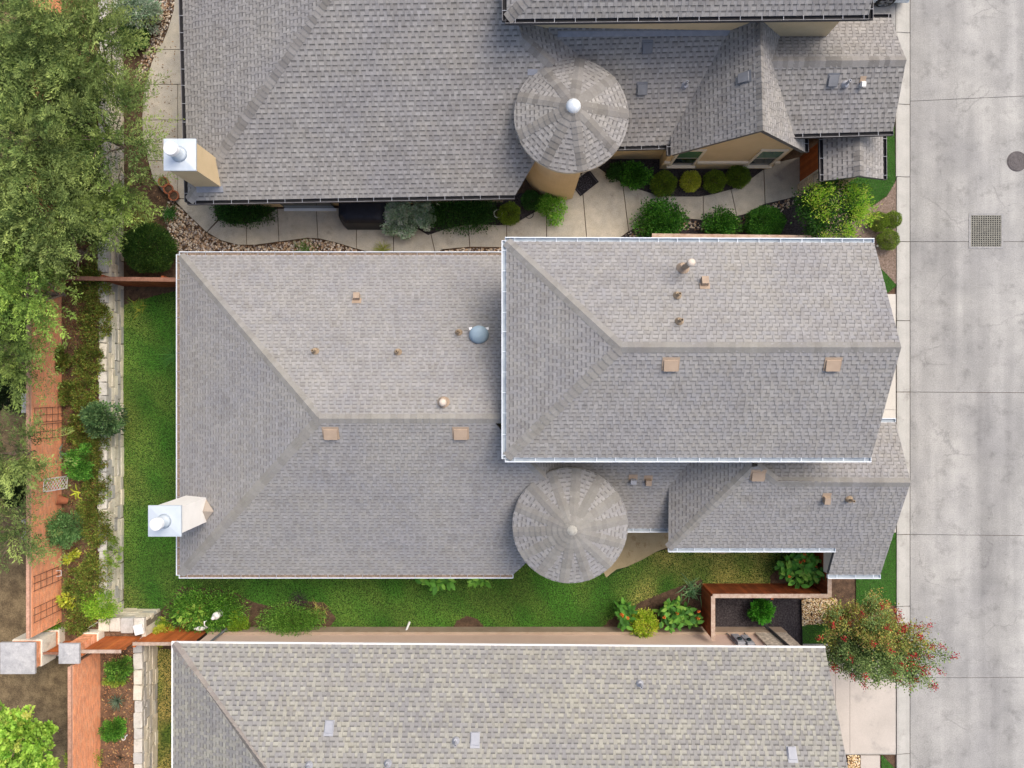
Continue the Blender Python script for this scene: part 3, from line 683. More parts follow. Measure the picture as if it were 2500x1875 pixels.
def cone_roof(h, cx, cy, ze, r, za, nseg, rot, wall_r, expo=None, half=0.17, nm='turret_roof', sub=3, arc=None):
    c = U(cx, cy, ze); ap = Vector((c.x, c.y, za)); deck = MB()
    def rp(t, z=ze): return Vector((c.x+r*math.cos(t), c.y+r*math.sin(t), z))
    ns = []; facets = []
    for i in range(nseg):
        t0, t1 = rot+2*math.pi*i/nseg, rot+2*math.pi*(i+1)/nseg
        a, b_ = rp(t0), rp(t1); n = (b_-a).cross(ap-a).normalized(); ns.append(n); pl = Plane(a, b_, ap); arcp = []
        for k in range(9):
            p = rp(t0+(t1-t0)*k/8); p.z = pl.z(p.x, p.y); arcp.append(p)
        deck.prism([p-n*0.004 for p in arcp]+[ap-n*0.004], (0,0,-0.14)); facets.append((arcp, n, a, b_))
    part = deck.build(nm, M_fascia, h.root)
    for arcp, n, a, b_ in facets:
        u = (b_-a).normalized(); sx = n.cross(u).normalized()
        h.cover([arcp + [b_+(ap-b_)*0.985, a+(ap-a)*0.985]], a, u, sx, n, part, expo or h.expo)
    for i in range(nseg):
        a = rp(rot+2*math.pi*i/nseg); h.caps(a+(ap-a)*0.012, a+(ap-a)*0.96, ns[i-1], ns[i], part, half=half, expo=0.19, cols=[tuple(x*0.90 for x in c_) for c_ in h.pal['caps']])
    w = MB(); a0, a1 = arc or (0.0, 2*math.pi); m = 44; pts = []
    for k in range(m+1):
        t = a0+(a1-a0)*k/m
        for q, z in ((wall_r,0),(wall_r,ze-0.02),(wall_r-0.22,ze-0.02),(wall_r-0.22,0)): pts.append(Vector((c.x+q*math.cos(t), c.y+q*math.sin(t), z)))
    f = [(k*4+j, (k+1)*4+j, (k+1)*4+(j+1) % 4, k*4+(j+1) % 4) for k in range(m) for j in range(3)]
    if arc: f += [(0,1,2,3), (m*4+3,m*4+2,m*4+1,m*4)]
    w.add(pts, f); w.build('turret_wall', M_stucco, h.root)
    return part, ap
# ------------------------------------------------------------------ middle house
def g3(*v): return tuple(v)
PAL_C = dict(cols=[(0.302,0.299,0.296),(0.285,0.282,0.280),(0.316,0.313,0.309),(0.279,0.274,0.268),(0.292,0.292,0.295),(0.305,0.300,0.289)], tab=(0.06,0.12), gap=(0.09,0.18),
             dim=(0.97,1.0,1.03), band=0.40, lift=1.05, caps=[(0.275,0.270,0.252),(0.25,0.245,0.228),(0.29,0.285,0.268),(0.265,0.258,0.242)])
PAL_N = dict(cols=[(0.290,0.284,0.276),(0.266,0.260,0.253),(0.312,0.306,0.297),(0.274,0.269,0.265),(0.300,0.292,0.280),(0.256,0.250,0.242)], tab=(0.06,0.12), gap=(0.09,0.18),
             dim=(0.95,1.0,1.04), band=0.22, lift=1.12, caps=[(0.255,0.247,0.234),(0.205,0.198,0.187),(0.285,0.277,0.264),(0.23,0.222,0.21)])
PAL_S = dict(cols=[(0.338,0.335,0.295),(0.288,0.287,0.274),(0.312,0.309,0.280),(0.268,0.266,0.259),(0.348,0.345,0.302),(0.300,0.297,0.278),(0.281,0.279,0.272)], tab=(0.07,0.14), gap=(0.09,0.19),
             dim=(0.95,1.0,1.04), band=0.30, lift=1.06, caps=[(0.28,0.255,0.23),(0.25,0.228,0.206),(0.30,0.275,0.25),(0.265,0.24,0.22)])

hc = House('gable_house', U(1300, 1000, 0), 'large grey shingled house in the middle with an upper roof and round turret', PAL_C, 0.129, 3)
zE, zR = 3.0, 5.83
pN = Plane(U(440,624,zE), U(1235,624,zE), U(1000,1022,zR))
pS = Plane(U(440,1402,zE), U(1253,1402,zE), U(1000,1022,zR))
apx = pN.at(779,1022)
pW = Plane(U(440,624,zE), U(440,1402,zE), apx)
rN = hc.roof([[(440,624),(1245,624),(1245,1022),(779,1022)]], pN, ((440,624),(1235,624)))
rS = hc.roof([[(440,1402),(779,1022),(1200,1022),(1275,1112),(1275,1383),(1253,1402)],[(1275,1112),(1340,1176),(1345,1310),(1292,1366),(1275,1383)]], pS, ((440,1402),(1253,1402)))
rW = hc.roof([[(440,624),(779,1022),(440,1402)]], pW, ((440,624),(440,1402)))
h1, h2 = pS.at(1275,1112), pS.at(1340,1176)
pE = Plane(h1, h2, U(1365,1120,4.05))
rE = hc.roof([[(1275,1112),(1240,1070),(1400,1080),(1400,1180),(1340,1176)]], pE, ((1365,1120),(1368,1180)))
pB = Plane(U(1500,1290,2.85), U(1632,1290,2.85), U(1560,1185,3.60))
rB = hc.roof([[(1330,1290),(1335,1090),(1740,1090),(1640,1290)]], pB, ((1500,1290),(1632,1290)))
pC = Plane(U(1895,1178,4.87), U(2223,1178,4.87), U(2100,1404,3.0))
rC = hc.roof([[(1632,1338),(1835,1140),(1850,1138),(1895,1174),(1895,1338)], [(1895,1174),(2223,1178),(2170,1338),(1895,1338)], [(2040,1338),(2170,1338),(2149,1403),(2022,1403)]], pC, ((2022,1404),(2150,1404)))
cz = pC.at(1632,1338).z
pCW = Plane(U(1633,1185,cz), U(1632,1338,cz), pC.at(1835,1140))
rCW = hc.roof([[(1632,1338),(1633,1186),(1700,1095),(1835,1095),(1835,1140)]], pCW, ((1633,1185),(1632,1338)))
pD = Plane(pC.at(1895,1178), pC.at(2223,1178), U(2187,1031,3.9))
rD = hc.roof([[(2187,1031),(2223,1178),(1880,1178),(1830,1120),(1830,1040)]], pD, ((1900,1031),(2187,1031)))
uE, uR = 6.3, 7.81
qN = Plane(U(1237,590,uE), U(2134,593,uE), U(1800,848,uR))
qS = Plane(U(1237,1117,uE), U(2127,1117,uE), U(1800,848,uR))
qW = Plane(U(1236,590,uE), U(1236,1117,uE), qN.at(1515,848))
vN = hc.roof([[(1237,590),(2134,593),(2200,847),(1515,848)]], qN, ((1237,590),(2134,593)))
vS = hc.roof([[(1237,1117),(1515,848),(2200,848),(2127,1117)]], qS, ((1237,1117),(2127,1117)))
vW = hc.roof([[(1236,590),(1515,848),(1236,1117)]], qW, ((1236,590),(1236,1117)))
ctur, ctop = cone_roof(hc, 1392, 1283, 4.75, 141*(HCAM-4.75)/FPX, 5.58, 14, 0.11, 1.55, expo=0.15, half=0.16)
MB().lathe(ctop - Vector((0,0,0.06)), [(0.20,-0.02),(0.16,0.03),(0.07,0.075),(0,0.08)], 10).build('finial_cap', mat('weathered_cap', (0.27,0.265,0.235), (0.40,0.39,0.35), 14, 0.9), hc.root, smooth=True)
# hip and ridge caps
for A, B, a, b, part in ((pN.at(440,624), apx, pN, pW, rW), (pS.at(440,1402), apx, pS, pW, rS), (apx, pN.at(1240,1022), pN, pS, rN),
                         (h2, h1, pS, pE, rE), (pC.at(1632,1338), pC.at(1835,1140), pC, pCW, rC), (pC.at(2222,1178), pC.at(1895,1177), pC, pD, rD),
                         (pC.at(1898,1176), pC.at(1850,1138), pC, pD, rC),
                         (qN.at(1237,590), qN.at(1515,848), qN, qW, vW), (qS.at(1237,1117), qS.at(1515,848), qS, qW, vS), (qN.at(2199,848), qN.at(1515,848), qN, qS, vN)):
    hc.caps(A, B, a.n, b.n, part, half=0.17, expo=0.20)
# walls
YN, YS, XW = pN.at(800,624).y-0.5, pS.at(800,1402).y+0.5, pW.at(440,1000).x+0.5
hc.walls([((XW,YS,0),(1.2,YN,2.93)), ((1.2,YS+1.8,0),(5.9,YN,2.9)), ((5.9,-5.2,0),(12.5,YN-2,3.2)), ((0.35,-2.0,2.9),(10.4,4.0,6.2)), ((11.6,-6.2,0),(12.5,-5.2,2.75))])
b = MB(); xg = qN.at(2134,593).x - 0.45
b.prism([Vector((xg,-1.95,6.2)), Vector((xg,3.95,6.2)), Vector((xg, qN.at(1800,848).y, 7.6))], (-0.2,0,0)); b.build('gable_wall', M_stucco, hc.root)
b = MB(); xg = 12.5
b.prism([Vector((xg,-6.2,2.9)), Vector((xg,-1.5,2.9)), Vector((xg,-1.5,3.7)), Vector((xg,pC.at(1895,1178).y,4.65))], (-0.2,0,0)); b.build('gable_wall', M_stucco, hc.root)
# gutters
hc.gutter(pN.at(437,624), pN.at(1236,624), (0,1,0), 'white')
hc.gutter(pS.at(437,1402), pS.at(1253,1402), (0,-1,0), 'white')
hc.gutter(pW.at(440,621), pW.at(440,1405), (-1,0,0), 'white')
hc.gutter(qN.at(1233,590), qN.at(2134,593), (0,1,0), 'blue')
hc.gutter(qS.at(1233,1117), qS.at(2127,1117), (0,-1,0), 'blue')
hc.gutter(qW.at(1236,587), qW.at(1236,1120), (-1,0,0), 'blue')
hc.gutter(pB.at(1525,1290), pB.at(1634,1290), (0,-1,0), 'blue')
hc.gutter(pC.at(1632,1338), pC.at(2040,1338), (0,-1,0), 'blue')
hc.gutter(pC.at(2022,1403), pC.at(2150,1403), (0,-1,0), 'blue')
hc.gutter(pD.at(2080,1031), pD.at(2187,1031), (0,1,0), 'blue')
# white trim under the stepped eave of the garage wing
b = MB(); A = pC.at(2023,1402); B = pC.at(2041,1340); b.prism([A+Vector((0,0,-0.05)), B+Vector((0,0,-0.05)), Vector((B.x,B.y,2.6)), Vector((A.x,A.y,2.6))], (0.03,0,0)); b.build('fascia_board', M_fascia, hc.root)
# chimney
def chimney(h, x0, x1, y0, y1, ztop, m, plane, flue_r, flue_h, lab):
    b = MB(); b.box((x0,y0,2.2),(x1,y1,ztop-0.06)); ch = b.build('chimney', m, h.root, label=lab)
    o = 0.07
    b = MB(); b.box((x0-o,y0-o,ztop-0.09),(x1+o,y1+o,ztop-0.02)); me = b.build('chimney_cap', M_galv, ch)
    b = MB(); c = Vector(((x0+x1)/2,(y0+y1)/2,ztop)); k = 0.5*(x1-x0)+o; q = [c+Vector((i*k,j*k*(y1-y0+2*o)/(x1-x0+2*o),-0.02)) for i, j in ((-1,-1),(1,-1),(1,1),(-1,1))]
    b.add(q+[c+Vector((0,0,0.03))], [(0,1,4),(1,2,4),(2,3,4),(3,0,4)]); b.build('cap_pan', M_galv, ch)
    b = MB(); b.lathe(c, [(flue_r*1.35,0.02),(flue_r*1.0,0.10),(flue_r*0.9,0.12),(flue_r*0.9,flue_h)], 24); b.build('flue', M_galv, ch, smooth=True)
    b = MB(); b.lathe(c+Vector((0,0,flue_h)), [(flue_r*1.15,-0.16),(flue_r*1.15,-0.01),(flue_r*1.08,0.01),(0,0.035)], 24); b.build('flue_hood', M_flue, ch)
    return ch
chimney(hc, -11.40, -10.50, -4.74, -3.90, 5.62, M_stucco_w, pW, 0.17, 0.55, 'cream chimney with a galvanised cap and white flue')
b = MB(); w0 = Vector((-10.50,-4.70,0)); w1 = Vector((-10.50,-3.95,0)); wm = Vector((-10.15,-4.33,0))
zz = lambda v, up=0.0: Vector((v.x, v.y, pW.z(v.x, v.y)+up))
rdg = zz(Vector((-10.5,-4.33,0)), 0.30)
b.add([zz(w0,0.02), zz(w1,0.02), zz(wm,0.06), rdg], [(0,2,3),(2,1,3),(0,3,1)]); b.build('chimney_cricket', mat('cricket_metal', (0.30,0.26,0.22), (0.38,0.33,0.28), 5, 0.7), hc.root)
# roof fittings
TL = 'tan slant-backed roof vent'
for px, py in ((808,1058),(1125,1058)): hc.vent(pS, px, py, 'box', M_tanmet, (0.42,0.36))
for px, py in ((1637,890),(2032,890)): hc.vent(qS, px, py, 'box', M_tanmet, (0.40,0.34))
hc.vent(pC, 1850, 1160, 'box', M_tanmet, (0.40,0.34))
hc.vent(pN, 872, 727, 'cap', M_tanmet, (0.21,0.22)); hc.vent(qN, 1719, 690, 'cap', M_tanmet, (0.20,0.25))
hc.vent(pB, 1582, 1174, 'cap', M_tanmet, (0.19,0.20)); hc.vent(pC, 2016, 1217, 'cap', M_tanmet, (0.19,0.24))
for pl, px, py in ((pN,770,858),(pN,972,860),(pN,1120,812),(qN,1653,722),(qN,1658,785),(pC,2072,1218)): hc.vent(pl, px, py, 'pipe', M_tandark)
hc.vent(pN, 1083, 982, 'flue', M_tanmet, (0.30,0.2)); hc.vent(qN, 1667, 655, 'flue', M_tanmet, (1.0,0.2))
hc.vent(pB, 1545, 1172, 'cap', M_ltmet, (0.20,0.16))
# satellite dome on its mount
c = pN.at(1170, 818); ax = Vector((0.05,-0.42,0.9)).normalized()
b = MB(); b.lathe(c+Vector((0,0,0.18)), [(0,-0.10),(0.20,-0.07),(0.32,0.0),(0.325,0.02),(0.30,0.05),(0.26,0.14),(0.17,0.19),(0,0.215)], 32, axis=ax); ds = b.build('satellite_dish', M_dish, hc.root, smooth=True, label='blue-grey satellite dome')
b = MB(); b.tube([c-Vector((0,0,0.05)), c+Vector((0,0,0.2))], 0.04, 8); b.build('mast', M_ltmet, ds)
for sx_ in (-1, 1):
    b = MB(); b.obox(c+Vector((sx_*0.27, 0.20, 0.22)), Vector((0.05,0.01,0)), Vector((-0.01,0.04,0)), Vector((0,0,0.02))); b.build('bracket', M_white, ds)
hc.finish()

# ------------------------------------------------------------------ northern house
hn = House('turret_house', U(1300, 250, 0), 'tan stucco house at the top with dark gutters and a white-tipped turret', PAL_N, 0.158, 5)
aS = Plane(U(460,490,3.0), U(1255,476,3.0), U(785,5,5.70))
aW = Plane(U(460,490,3.0), U(445,-40,3.0), U(785,5,5.70))
kS = hn.roof([[(460,490),(785,5),(900,-160),(1200,-165),(1275,92),(1275,448),(1258,476)],[(1275,92),(1350,158),(1345,330),(1300,405),(1275,448)]], aS, ((460,490),(1255,476)))
kW = hn.roof([[(460,490),(445,-40),(440,-330),(900,-160),(785,5)]], aW, ((460,490),(445,-40)))
e1, e2 = aS.at(1275,92), aS.at(1350,158)
aE = Plane(e1, e2, U(1378,112,4.6)); kE = hn.roof([[(1275,92),(1230,20),(1400,30),(1410,170),(1350,158)]], aE, ((1372,100),(1382,160)))
aF = Plane(U(1515,357,2.85), U(1640,353,2.85), U(1580,75,4.75))
kF = hn.roof([[(1330,362),(1340,50),(1860,50),(1690,353),(1638,355)]], aF, ((1515,357),(1640,353)))
fk = U(1862,318,5.46)
fWp = Plane(U(1638,379,3.0), fk, U(1855,55,5.46)); fEp = Plane(U(1965,371,3.0), fk, U(1855,55,5.46))
kfW = hn.roof([[(1638,379),(1862,318),(1854,30),(1720,30),(1638,320)]], fWp, ((1638,379),(1636,300)))
kfE = hn.roof([[(1862,318),(1965,371),(1962,300),(1900,30),(1854,30)]], fEp, ((1965,371),(1962,320)))
gS = Plane(U(1900,150,4.87), U(2212,147,4.87), U(2080,325,3.7)); gN = Plane(U(1900,150,4.87), U(2212,147,4.87), U(2176,46,4.0))
kgS = hn.roof([[(1875,150),(2212,147),(2180,320),(1938,327),(1915,300)]], gS, ((1938,327),(2180,320)))
kgN = hn.roof([[(1875,150),(1880,60),(2000,44),(2175,44),(2212,147)]], gN, ((2000,45),(2175,44)))
ps = 2.75
poW = Plane(U(2009,330,ps), U(2011,441,ps), U(2098,428,3.35)); poE = Plane(U(2156,328,ps), U(2156,437,ps), U(2098,428,3.35))
kpW = hn.roof([[(2009,310),(2098,305),(2099,430),(2011,441)]], poW, ((2009,330),(2011,441)))
kpE = hn.roof([[(2098,305),(2155,308),(2156,437),(2099,430)]], poE, ((2156,330),(2156,437)))
wS = Plane(U(1238,46,6.3), U(2121,36,6.3), U(1700,-200,7.8)); wW = Plane(U(1237,46,6.3), U(1234,-300,6.3), wS.at(1325,-40))
kwS = hn.roof([[(1238,46),(2121,36),(2185,-215),(1480,-205)]], wS, ((1238,46),(2121,36)))
kwW = hn.roof([[(1238,46),(1480,-205),(1234,-460)]], wW, ((1238,46),(1234,-300)))
gw = MB(); gw.prism([wS.at(2185,-215), wS.at(1480,-205), Vector((wS.at(1480,-205).x,18.0,6.3)), Vector((wS.at(2121,36).x,18.0,6.3))], (0,0,-0.1)); gw.build('roof', M_deck, hn.root)
ntur, ntop = cone_roof(hn, 1395, 281, 4.75, 140*(HCAM-4.75)/FPX, 5.6, 9, 0.02, 1.56, expo=0.158, half=0.17, arc=(math.radians(70), math.radians(286)))
b = MB(); b.lathe(ntop-Vector((0,0,0.10)), [(0.24,-0.02),(0.235,0.03),(0.20,0.10),(0.12,0.16),(0,0.19)], 20); b.build('finial_cap', mat('pale_metal_cap', (0.56,0.63,0.68), (0.80,0.83,0.85), 7, 0.35, metal=0.2), hn.root, smooth=True)
for A, B, a, b_, part in ((aS.at(460,490), aS.at(900,-160), aS, aW, kS), (e2, e1, aS, aE, kE), (fWp.at(1862,319), fWp.at(1855,56), fWp, fEp, kfW), (gS.at(2212,147), gS.at(1885,150), gS, gN, kgS),
                          (poW.at(2099,429), poW.at(2098,306), poW, poE, kpW), (wS.at(1238,46), wS.at(1480,-205), wS, wW, kwS)):
    hn.caps(A, B, a.n, b_.n, part, half=0.20, expo=0.17)
# gutters
hn.gutter(aS.at(457,490), aS.at(1256,476), (0.02,-1,0), 'dark'); hn.gutter(aW.at(460,493), aW.at(444,-60), (-1,0.03,0), 'dark')
hn.gutter(aF.at(1505,357), aF.at(1638,354), (0,-1,0), 'dark'); hn.gutter(fWp.at(1638,379), fWp.at(1637,352), (-1,0,0), 'dark')
hn.gutter(wS.at(1234,46), wS.at(2121,36), (0,-1,0), 'dark'); hn.gutter(wW.at(1237,50), wW.at(1235,-120), (-1,0,0), 'dark'); 
b = MB(); A = wS.at(2121,38); hn.gutter(A+Vector((0,-0.1,0)), A+Vector((0,1.6,0.0)), (1,0,0), 'dark')
hn.gutter(gN.at(2100,44), gN.at(2176,43.5), (0,1,0), 'dark'); hn.gutter(gS.at(1938,327), gS.at(2181,320), (0,-1,0), 'dark')
hn.gutter(poW.at(2009,320), poW.at(2011,442), (-1,0,0), 'dark'); hn.gutter(poE.at(2155,318), poE.at(2156,438), (1,0,0), 'dark')
hn.gutter(fEp.at(1964,330), fEp.at(1965,371), (1,0,0), 'dark')
# walls
def wallq(h, pts, th, m=M_stucco, name='wall'):
    b = MB(); b.prism([Vector(p) for p in pts], th); return b.build(name, m, h.root)
y0, y1 = 6.93, 7.16
wallq(hn, [(-10.9,y0,0),(-0.35,y1,0),(-0.35,y1,2.92),(-10.9,y0,2.92)], (0,0.25,0))
wallq(hn, [(-10.9,y0,0),(-10.9,y0,2.92),(-10.9,22,2.92),(-10.9,22,0)], (0.25,0,0))
wallq(hn, [(3.0,8.86,0),(5.9,8.86,0),(5.9,8.86,2.8),(3.0,8.86,2.8)], (0,0.25,0))
gx0, gx1, gy = 5.81, 10.14, 8.47
wallq(hn, [(gx0,gy,0),(gx1,gy,0),(gx1,gy,3.15),((gx0+gx1)/2,gy,5.25),(gx0,gy,3.15)], (0,0.25,0), name='gable_wall')
wallq(hn, [(gx0,gy+0.25,0),(gx0,gy+0.25,3.1),(gx0,10.5,3.1),(gx0,10.5,0)], (0.25,0,0))
wallq(hn, [(gx1,10.5,0),(gx1,10.5,3.1),(gx1,gy+0.25,3.1),(gx1,gy+0.25,0)], (-0.25,0,0))
wallq(hn, [(0.4,11.62,2.9),(10.45,11.56,2.9),(10.45,11.56,6.2),(0.4,11.62,6.2)], (0,0.25,0))
wallq(hn, [(10.45,11.56,2.9),(10.45,19,2.9),(10.45,19,6.2),(10.45,11.56,6.2)], (-0.25,0,0))
wallq(hn, [(gx1,9.75,0),(12.4,9.75,0),(12.4,9.75,3.6),(gx1,9.75,3.6)], (0,0.25,0))
wallq(hn, [(12.4,9.75,0),(12.4,12.0,0),(12.4,12.0,3.75),(12.4,10.5,4.6),(12.4,9.75,3.8)], (-0.25,0,0), name='gable_wall')
wallq(hn, [(11.9,7.75,0),(12.95,7.75,0),(12.95,7.75,2.6),(12.05,7.75,3.1),(11.9,7.75,3.0)], (0,0.2,0), name='porch_wall')
wallq(hn, [(12.95,7.96,0),(12.95,7.96,2.6),(12.95,9.7,2.6),(12.95,9.7,0)], (-0.2,0,0), name='porch_wall')
# cream soffit boards, wall trim, flashing
b = MB(); b.obox(((-10.9-0.35)/2, (y0+y1)/2-0.24, 2.86), Vector((5.2,0.10,0)), Vector((0,0.2,0)), Vector((0,0,0.02))); b.build('soffit', M_trim, hn.root)
b = MB(); b.box((3.2,8.56,2.66),(5.75,8.84,2.72)); b.build('soffit', M_trim, hn.root)
b = MB(); b.box((1.3,11.34,4.6),(10.3,11.56,4.95)); 
fl = MB(); A, B = aF.at(1362,83), aF.at(1790,80); fl.obox((A+B)/2+aF.n*0.022, (B-A)/2, aF.n.cross(Vector((1,0,0))).normalized()*0.085, aF.n*0.005); fl.build('wall_flashing', M_flash, hn.root)
for x0, x1 in ((gx0-0.02,6.02),(7.05,8.98),(10.0,gx1+0.05)):
    b = MB(); b.box((x0,gy-0.09,0.88),(x1,gy-0.002,1.02)); b.box((x0,gy-0.06,0.80),(x1,gy-0.003,0.879)); b.build('wall_moulding', M_trim, hn.root)
def window(h, x0, x1, z0, z1, y):
    b = MB(); t = 0.09
    b.box((x0-t,y-0.06,z0-t),(x1+t,y-0.002,z0)); b.box((x0-t,y-0.06,z1),(x1+t,y-0.002,z1+t))
    b.box((x0-t,y-0.06,z0+0.001),(x0,y-0.002,z1-0.001)); b.box((x1,y-0.06,z0+0.001),(x1+t,y-0.002,z1-0.001))
    w = b.build('window', M_trim, h.root)
    b = MB(); b.box((x0,y-0.022,z0),(x1,y-0.004,(z0+z1)/2-0.02)); b.build('pane', M_glass, w)
    b = MB(); b.box((x0,y-0.032,(z0+z1)/2+0.02),(x1,y-0.004,z1)); b.build('pane', M_glassg, w)
    b = MB(); b.box((x0,y-0.036,(z0+z1)/2-0.02),(x1,y-0.004,(z0+z1)/2+0.02)); b.build('meeting_rail', M_fascia, w)
    b = MB(); b.box((x0-0.14,y-0.12,z0-t-0.06),(x1+0.14,y-0.003,z0-t)); b.build('sill', M_trim, w)
window(hn, 6.12, 6.94, 0.62, 2.28, gy); window(hn, 9.08, 9.90, 0.62, 2.28, gy)
c = U(1395,281,4.75)
b = MB(); b.obox((c.x-0.10, c.y-1.57, 4.35), Vector((0.36,0,0)), Vector((0,0.05,0)), Vector((0,0,0.07))); b.build('lintel', M_trim, hn.root)
# sliding door in the long wall
b = MB(); b.box((-8.9,6.90,0.06),(-6.95,6.94,2.2)); dr = b.build('sliding_door', M_glass, hn.root)
b = MB(); b.box((-8.95,6.80,0.04),(-6.9,6.90,0.10)); b.build('door_sill', M_gutw, dr)
chimney(hn, -11.05, -10.16, 6.88, 7.76, 5.34, M_stucco, aS, 0.19, 0.62, 'tan chimney with a galvanised cap and white flue')
fl = MB(); A, B = aS.at(480,462), aS.at(545,461); fl.obox((A+B)/2+aS.n*0.02, (B-A)/2, Vector((0,0.10,0.04)), aS.n*0.01); fl.build('chimney_flashing', M_flash, hn.root)
for px, py, pl in ((1580,116,aF),(1567,217,aF),(2033,196,gS)): hn.vent(pl, px, py, 'box', M_greymet, (0.30,0.34))
hn.vent(fWp, 1818, 190, 'box', M_greymet, (0.30,0.36)); hn.vent(gS, 2104, 204, 'cap', M_white, (0.13,0.16))
hn.vent(aF, 1672, 208, 'pipe', M_ltmet); hn.vent(gS, 2063, 206, 'pipe', M_ltmet)
fl = MB(); p = aS.at(1300,176); fl.obox(p+aS.n*0.025, Vector((0.16,0,0)), Vector((0,0.08,0.04)), aS.n*0.004); fl.build('flashing', M_flash, hn.root)
# wooden gate and stone pier beside the porch
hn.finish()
gt = thing('garden_gate', Vector((11.35, 8.4, 0)), 'dark orange wooden gate under the small porch roof at the walkway end', 'gate')
for i in range(7):
    b = MB(); y = 7.95 + i*0.142; hgt = 2.0 + 0.10*math.sin(i/6*math.pi)
    k = rnd.uniform(0.8, 1.15); b.box((11.33,y,0.05),(11.375,y+0.136,hgt), (k,k,k)); b.build('board', M_woodo, gt, colors=True)
for z in (0.35, 1.7): b = MB(); b.box((11.376,7.95,z),(11.42,8.94,z+0.1), W3); b.build('rail', M_wood, gt, colors=True)
b = MB(); b.box((11.31,7.86,0.05),(11.40,7.945,2.05)); b.build('gate_post', M_trim, gt)
pr = thing('stone_pier', Vector((11.6, 7.6, 0)), 'short stone veneer pier with a cream cap beside the wooden gate', 'pier')
b = MB(); b.box((11.22,7.42,0),(11.95,7.84,1.55), W3); b.build('pier_body', mat('veneer_stone', (0.48,0.37,0.25), (0.74,0.61,0.45), 7, 0.9, fine=(14,0.7,1.25), bump=0.8, bscale=9), pr)
b = MB(); b.box((11.96,7.45,0),(12.34,8.0,2.3)); b.build('pier_wall', M_stucco, pr)
b = MB(); b.box((11.90,7.40,1.551),(12.06,7.86,1.7)); b.build('pier_cap', M_trim, pr)

# ------------------------------------------------------------------ southern house
hs = House('long_house', U(1200, 1700, 0), 'long pale mottled-shingle house at the bottom with a white roof edge', PAL_S, 0.155, 9)
sN = Plane(U(423,1570,2.8), U(2014,1582,2.8), U(1248,1875,4.55))
sx_ = U(423,1570,2.8).x
eN = U(423,1570,2.8); apS = Vector((eN.x+5.2, eN.y-5.2, 2.8+5.2*0.5))
sW = Plane(eN, eN+Vector((0,-5,0)), apS)
mS = hs.roof([[(423,1570),(2014,1582),(2100,2030),(745,2030)]], sN, ((423,1570),(2014,1582)))
mW = hs.roof([[(423,1570),(745,2030),(423,2320)]], sW, ((423,1570),(423,1900)))
hs.caps(sN.at(424,1571), sN.at(745,2030), sN.n, sW.n, mS, half=0.17, expo=0.19)
b = MB(); A = sN.at(2100,2030); B = sN.at(745,2030); b.prism([A, B, Vector((B.x,B.y-5.2,2.8)), Vector((A.x,A.y-5.2,2.8))], (0,0,-0.12)); b.build('roof', M_deck, hs.root)
hs.gutter(sN.at(419,1569), sN.at(2015,1581), (0,1,0), 'drip', name='drip_edge'); hs.gutter(sW.at(422,1566), sW.at(422,2000), (-1,0,0), 'drip', name='drip_edge')
yw = -9.66
hs.walls([((-11.75,-18.8,0),(10.6,yw,2.72))], M_pinkwall)
MB().box((-11.75,yw+0.002,0),(10.6,yw+0.10,0.62)).build('wall_base', M_brownbase, hs.root)
b = MB(); b.prism([Vector((10.6,yw,2.72)), Vector((10.6,-18.7,2.72)), Vector((10.6,-14.2,4.9))], (-0.2,0,0)); b.build('gable_wall', M_pinkwall, hs.root)
# stone veneer, meters and pipes on the wall inside the fence corner
b = MB(); b.box((9.35,yw+0.003,0.63),(10.58,yw+0.09,2.1)); b.build('stone_veneer', mat('pale_veneer_stone', (0.40,0.34,0.27), (0.74,0.66,0.56), 7, 0.9, fine=(10,0.6,1.2), bump=0.8, bscale=9), hs.root)
for x0, x1, z0, z1 in ((8.35,8.62,0.9,1.75),(8.68,8.93,1.0,1.85)):
    b = MB(); b.box((x0,yw+0.004,z0),(x1,yw+0.14,z1)); mb = b.build('meter_box', M_ltmet, hs.root)
    b = MB(); b.lathe(((x0+x1)/2, yw+0.16, z1-0.25), [(0.09,-0.02),(0.09,0.03),(0.07,0.05),(0,0.06)], 14, axis=Vector((0,1,0))); b.build('meter_dial', M_glass, mb)
for x in (8.28, 8.95, 9.6): b = MB(); b.tube([(x,yw+0.06,0.63),(x,yw+0.06,2.3)], 0.022, 6); b.build('conduit', M_greymet, hs.root)
b = MB(); b.tube([(10.05,yw+0.14,2.3),(10.0,yw+0.14,0.5),(9.75,yw+0.32,0.12),(9.7,yw+0.5,0.05)], 0.05, 8); b.build('downspout', M_gutd, hs.root)
for px, py in ((804,1776),(1160,1805),(1933,1840)): hs.vent(sN, px, py, 'box', M_ltmet, (0.26,0.40))
for px, py in ((1113,1808),(1562,1668),(755,1868),(947,1864)): hs.vent(sN, px, py, 'pipe', M_ltmet)
b = MB(); b.tube([(-11.2,yw+0.10,2.3),(-11.15,yw+0.10,0.8),(-10.95,yw+0.25,0.15),(-10.6,yw+0.35,0.05)], 0.045, 8); b.build('downspout', M_greymet, hs.root)
hs.finish()
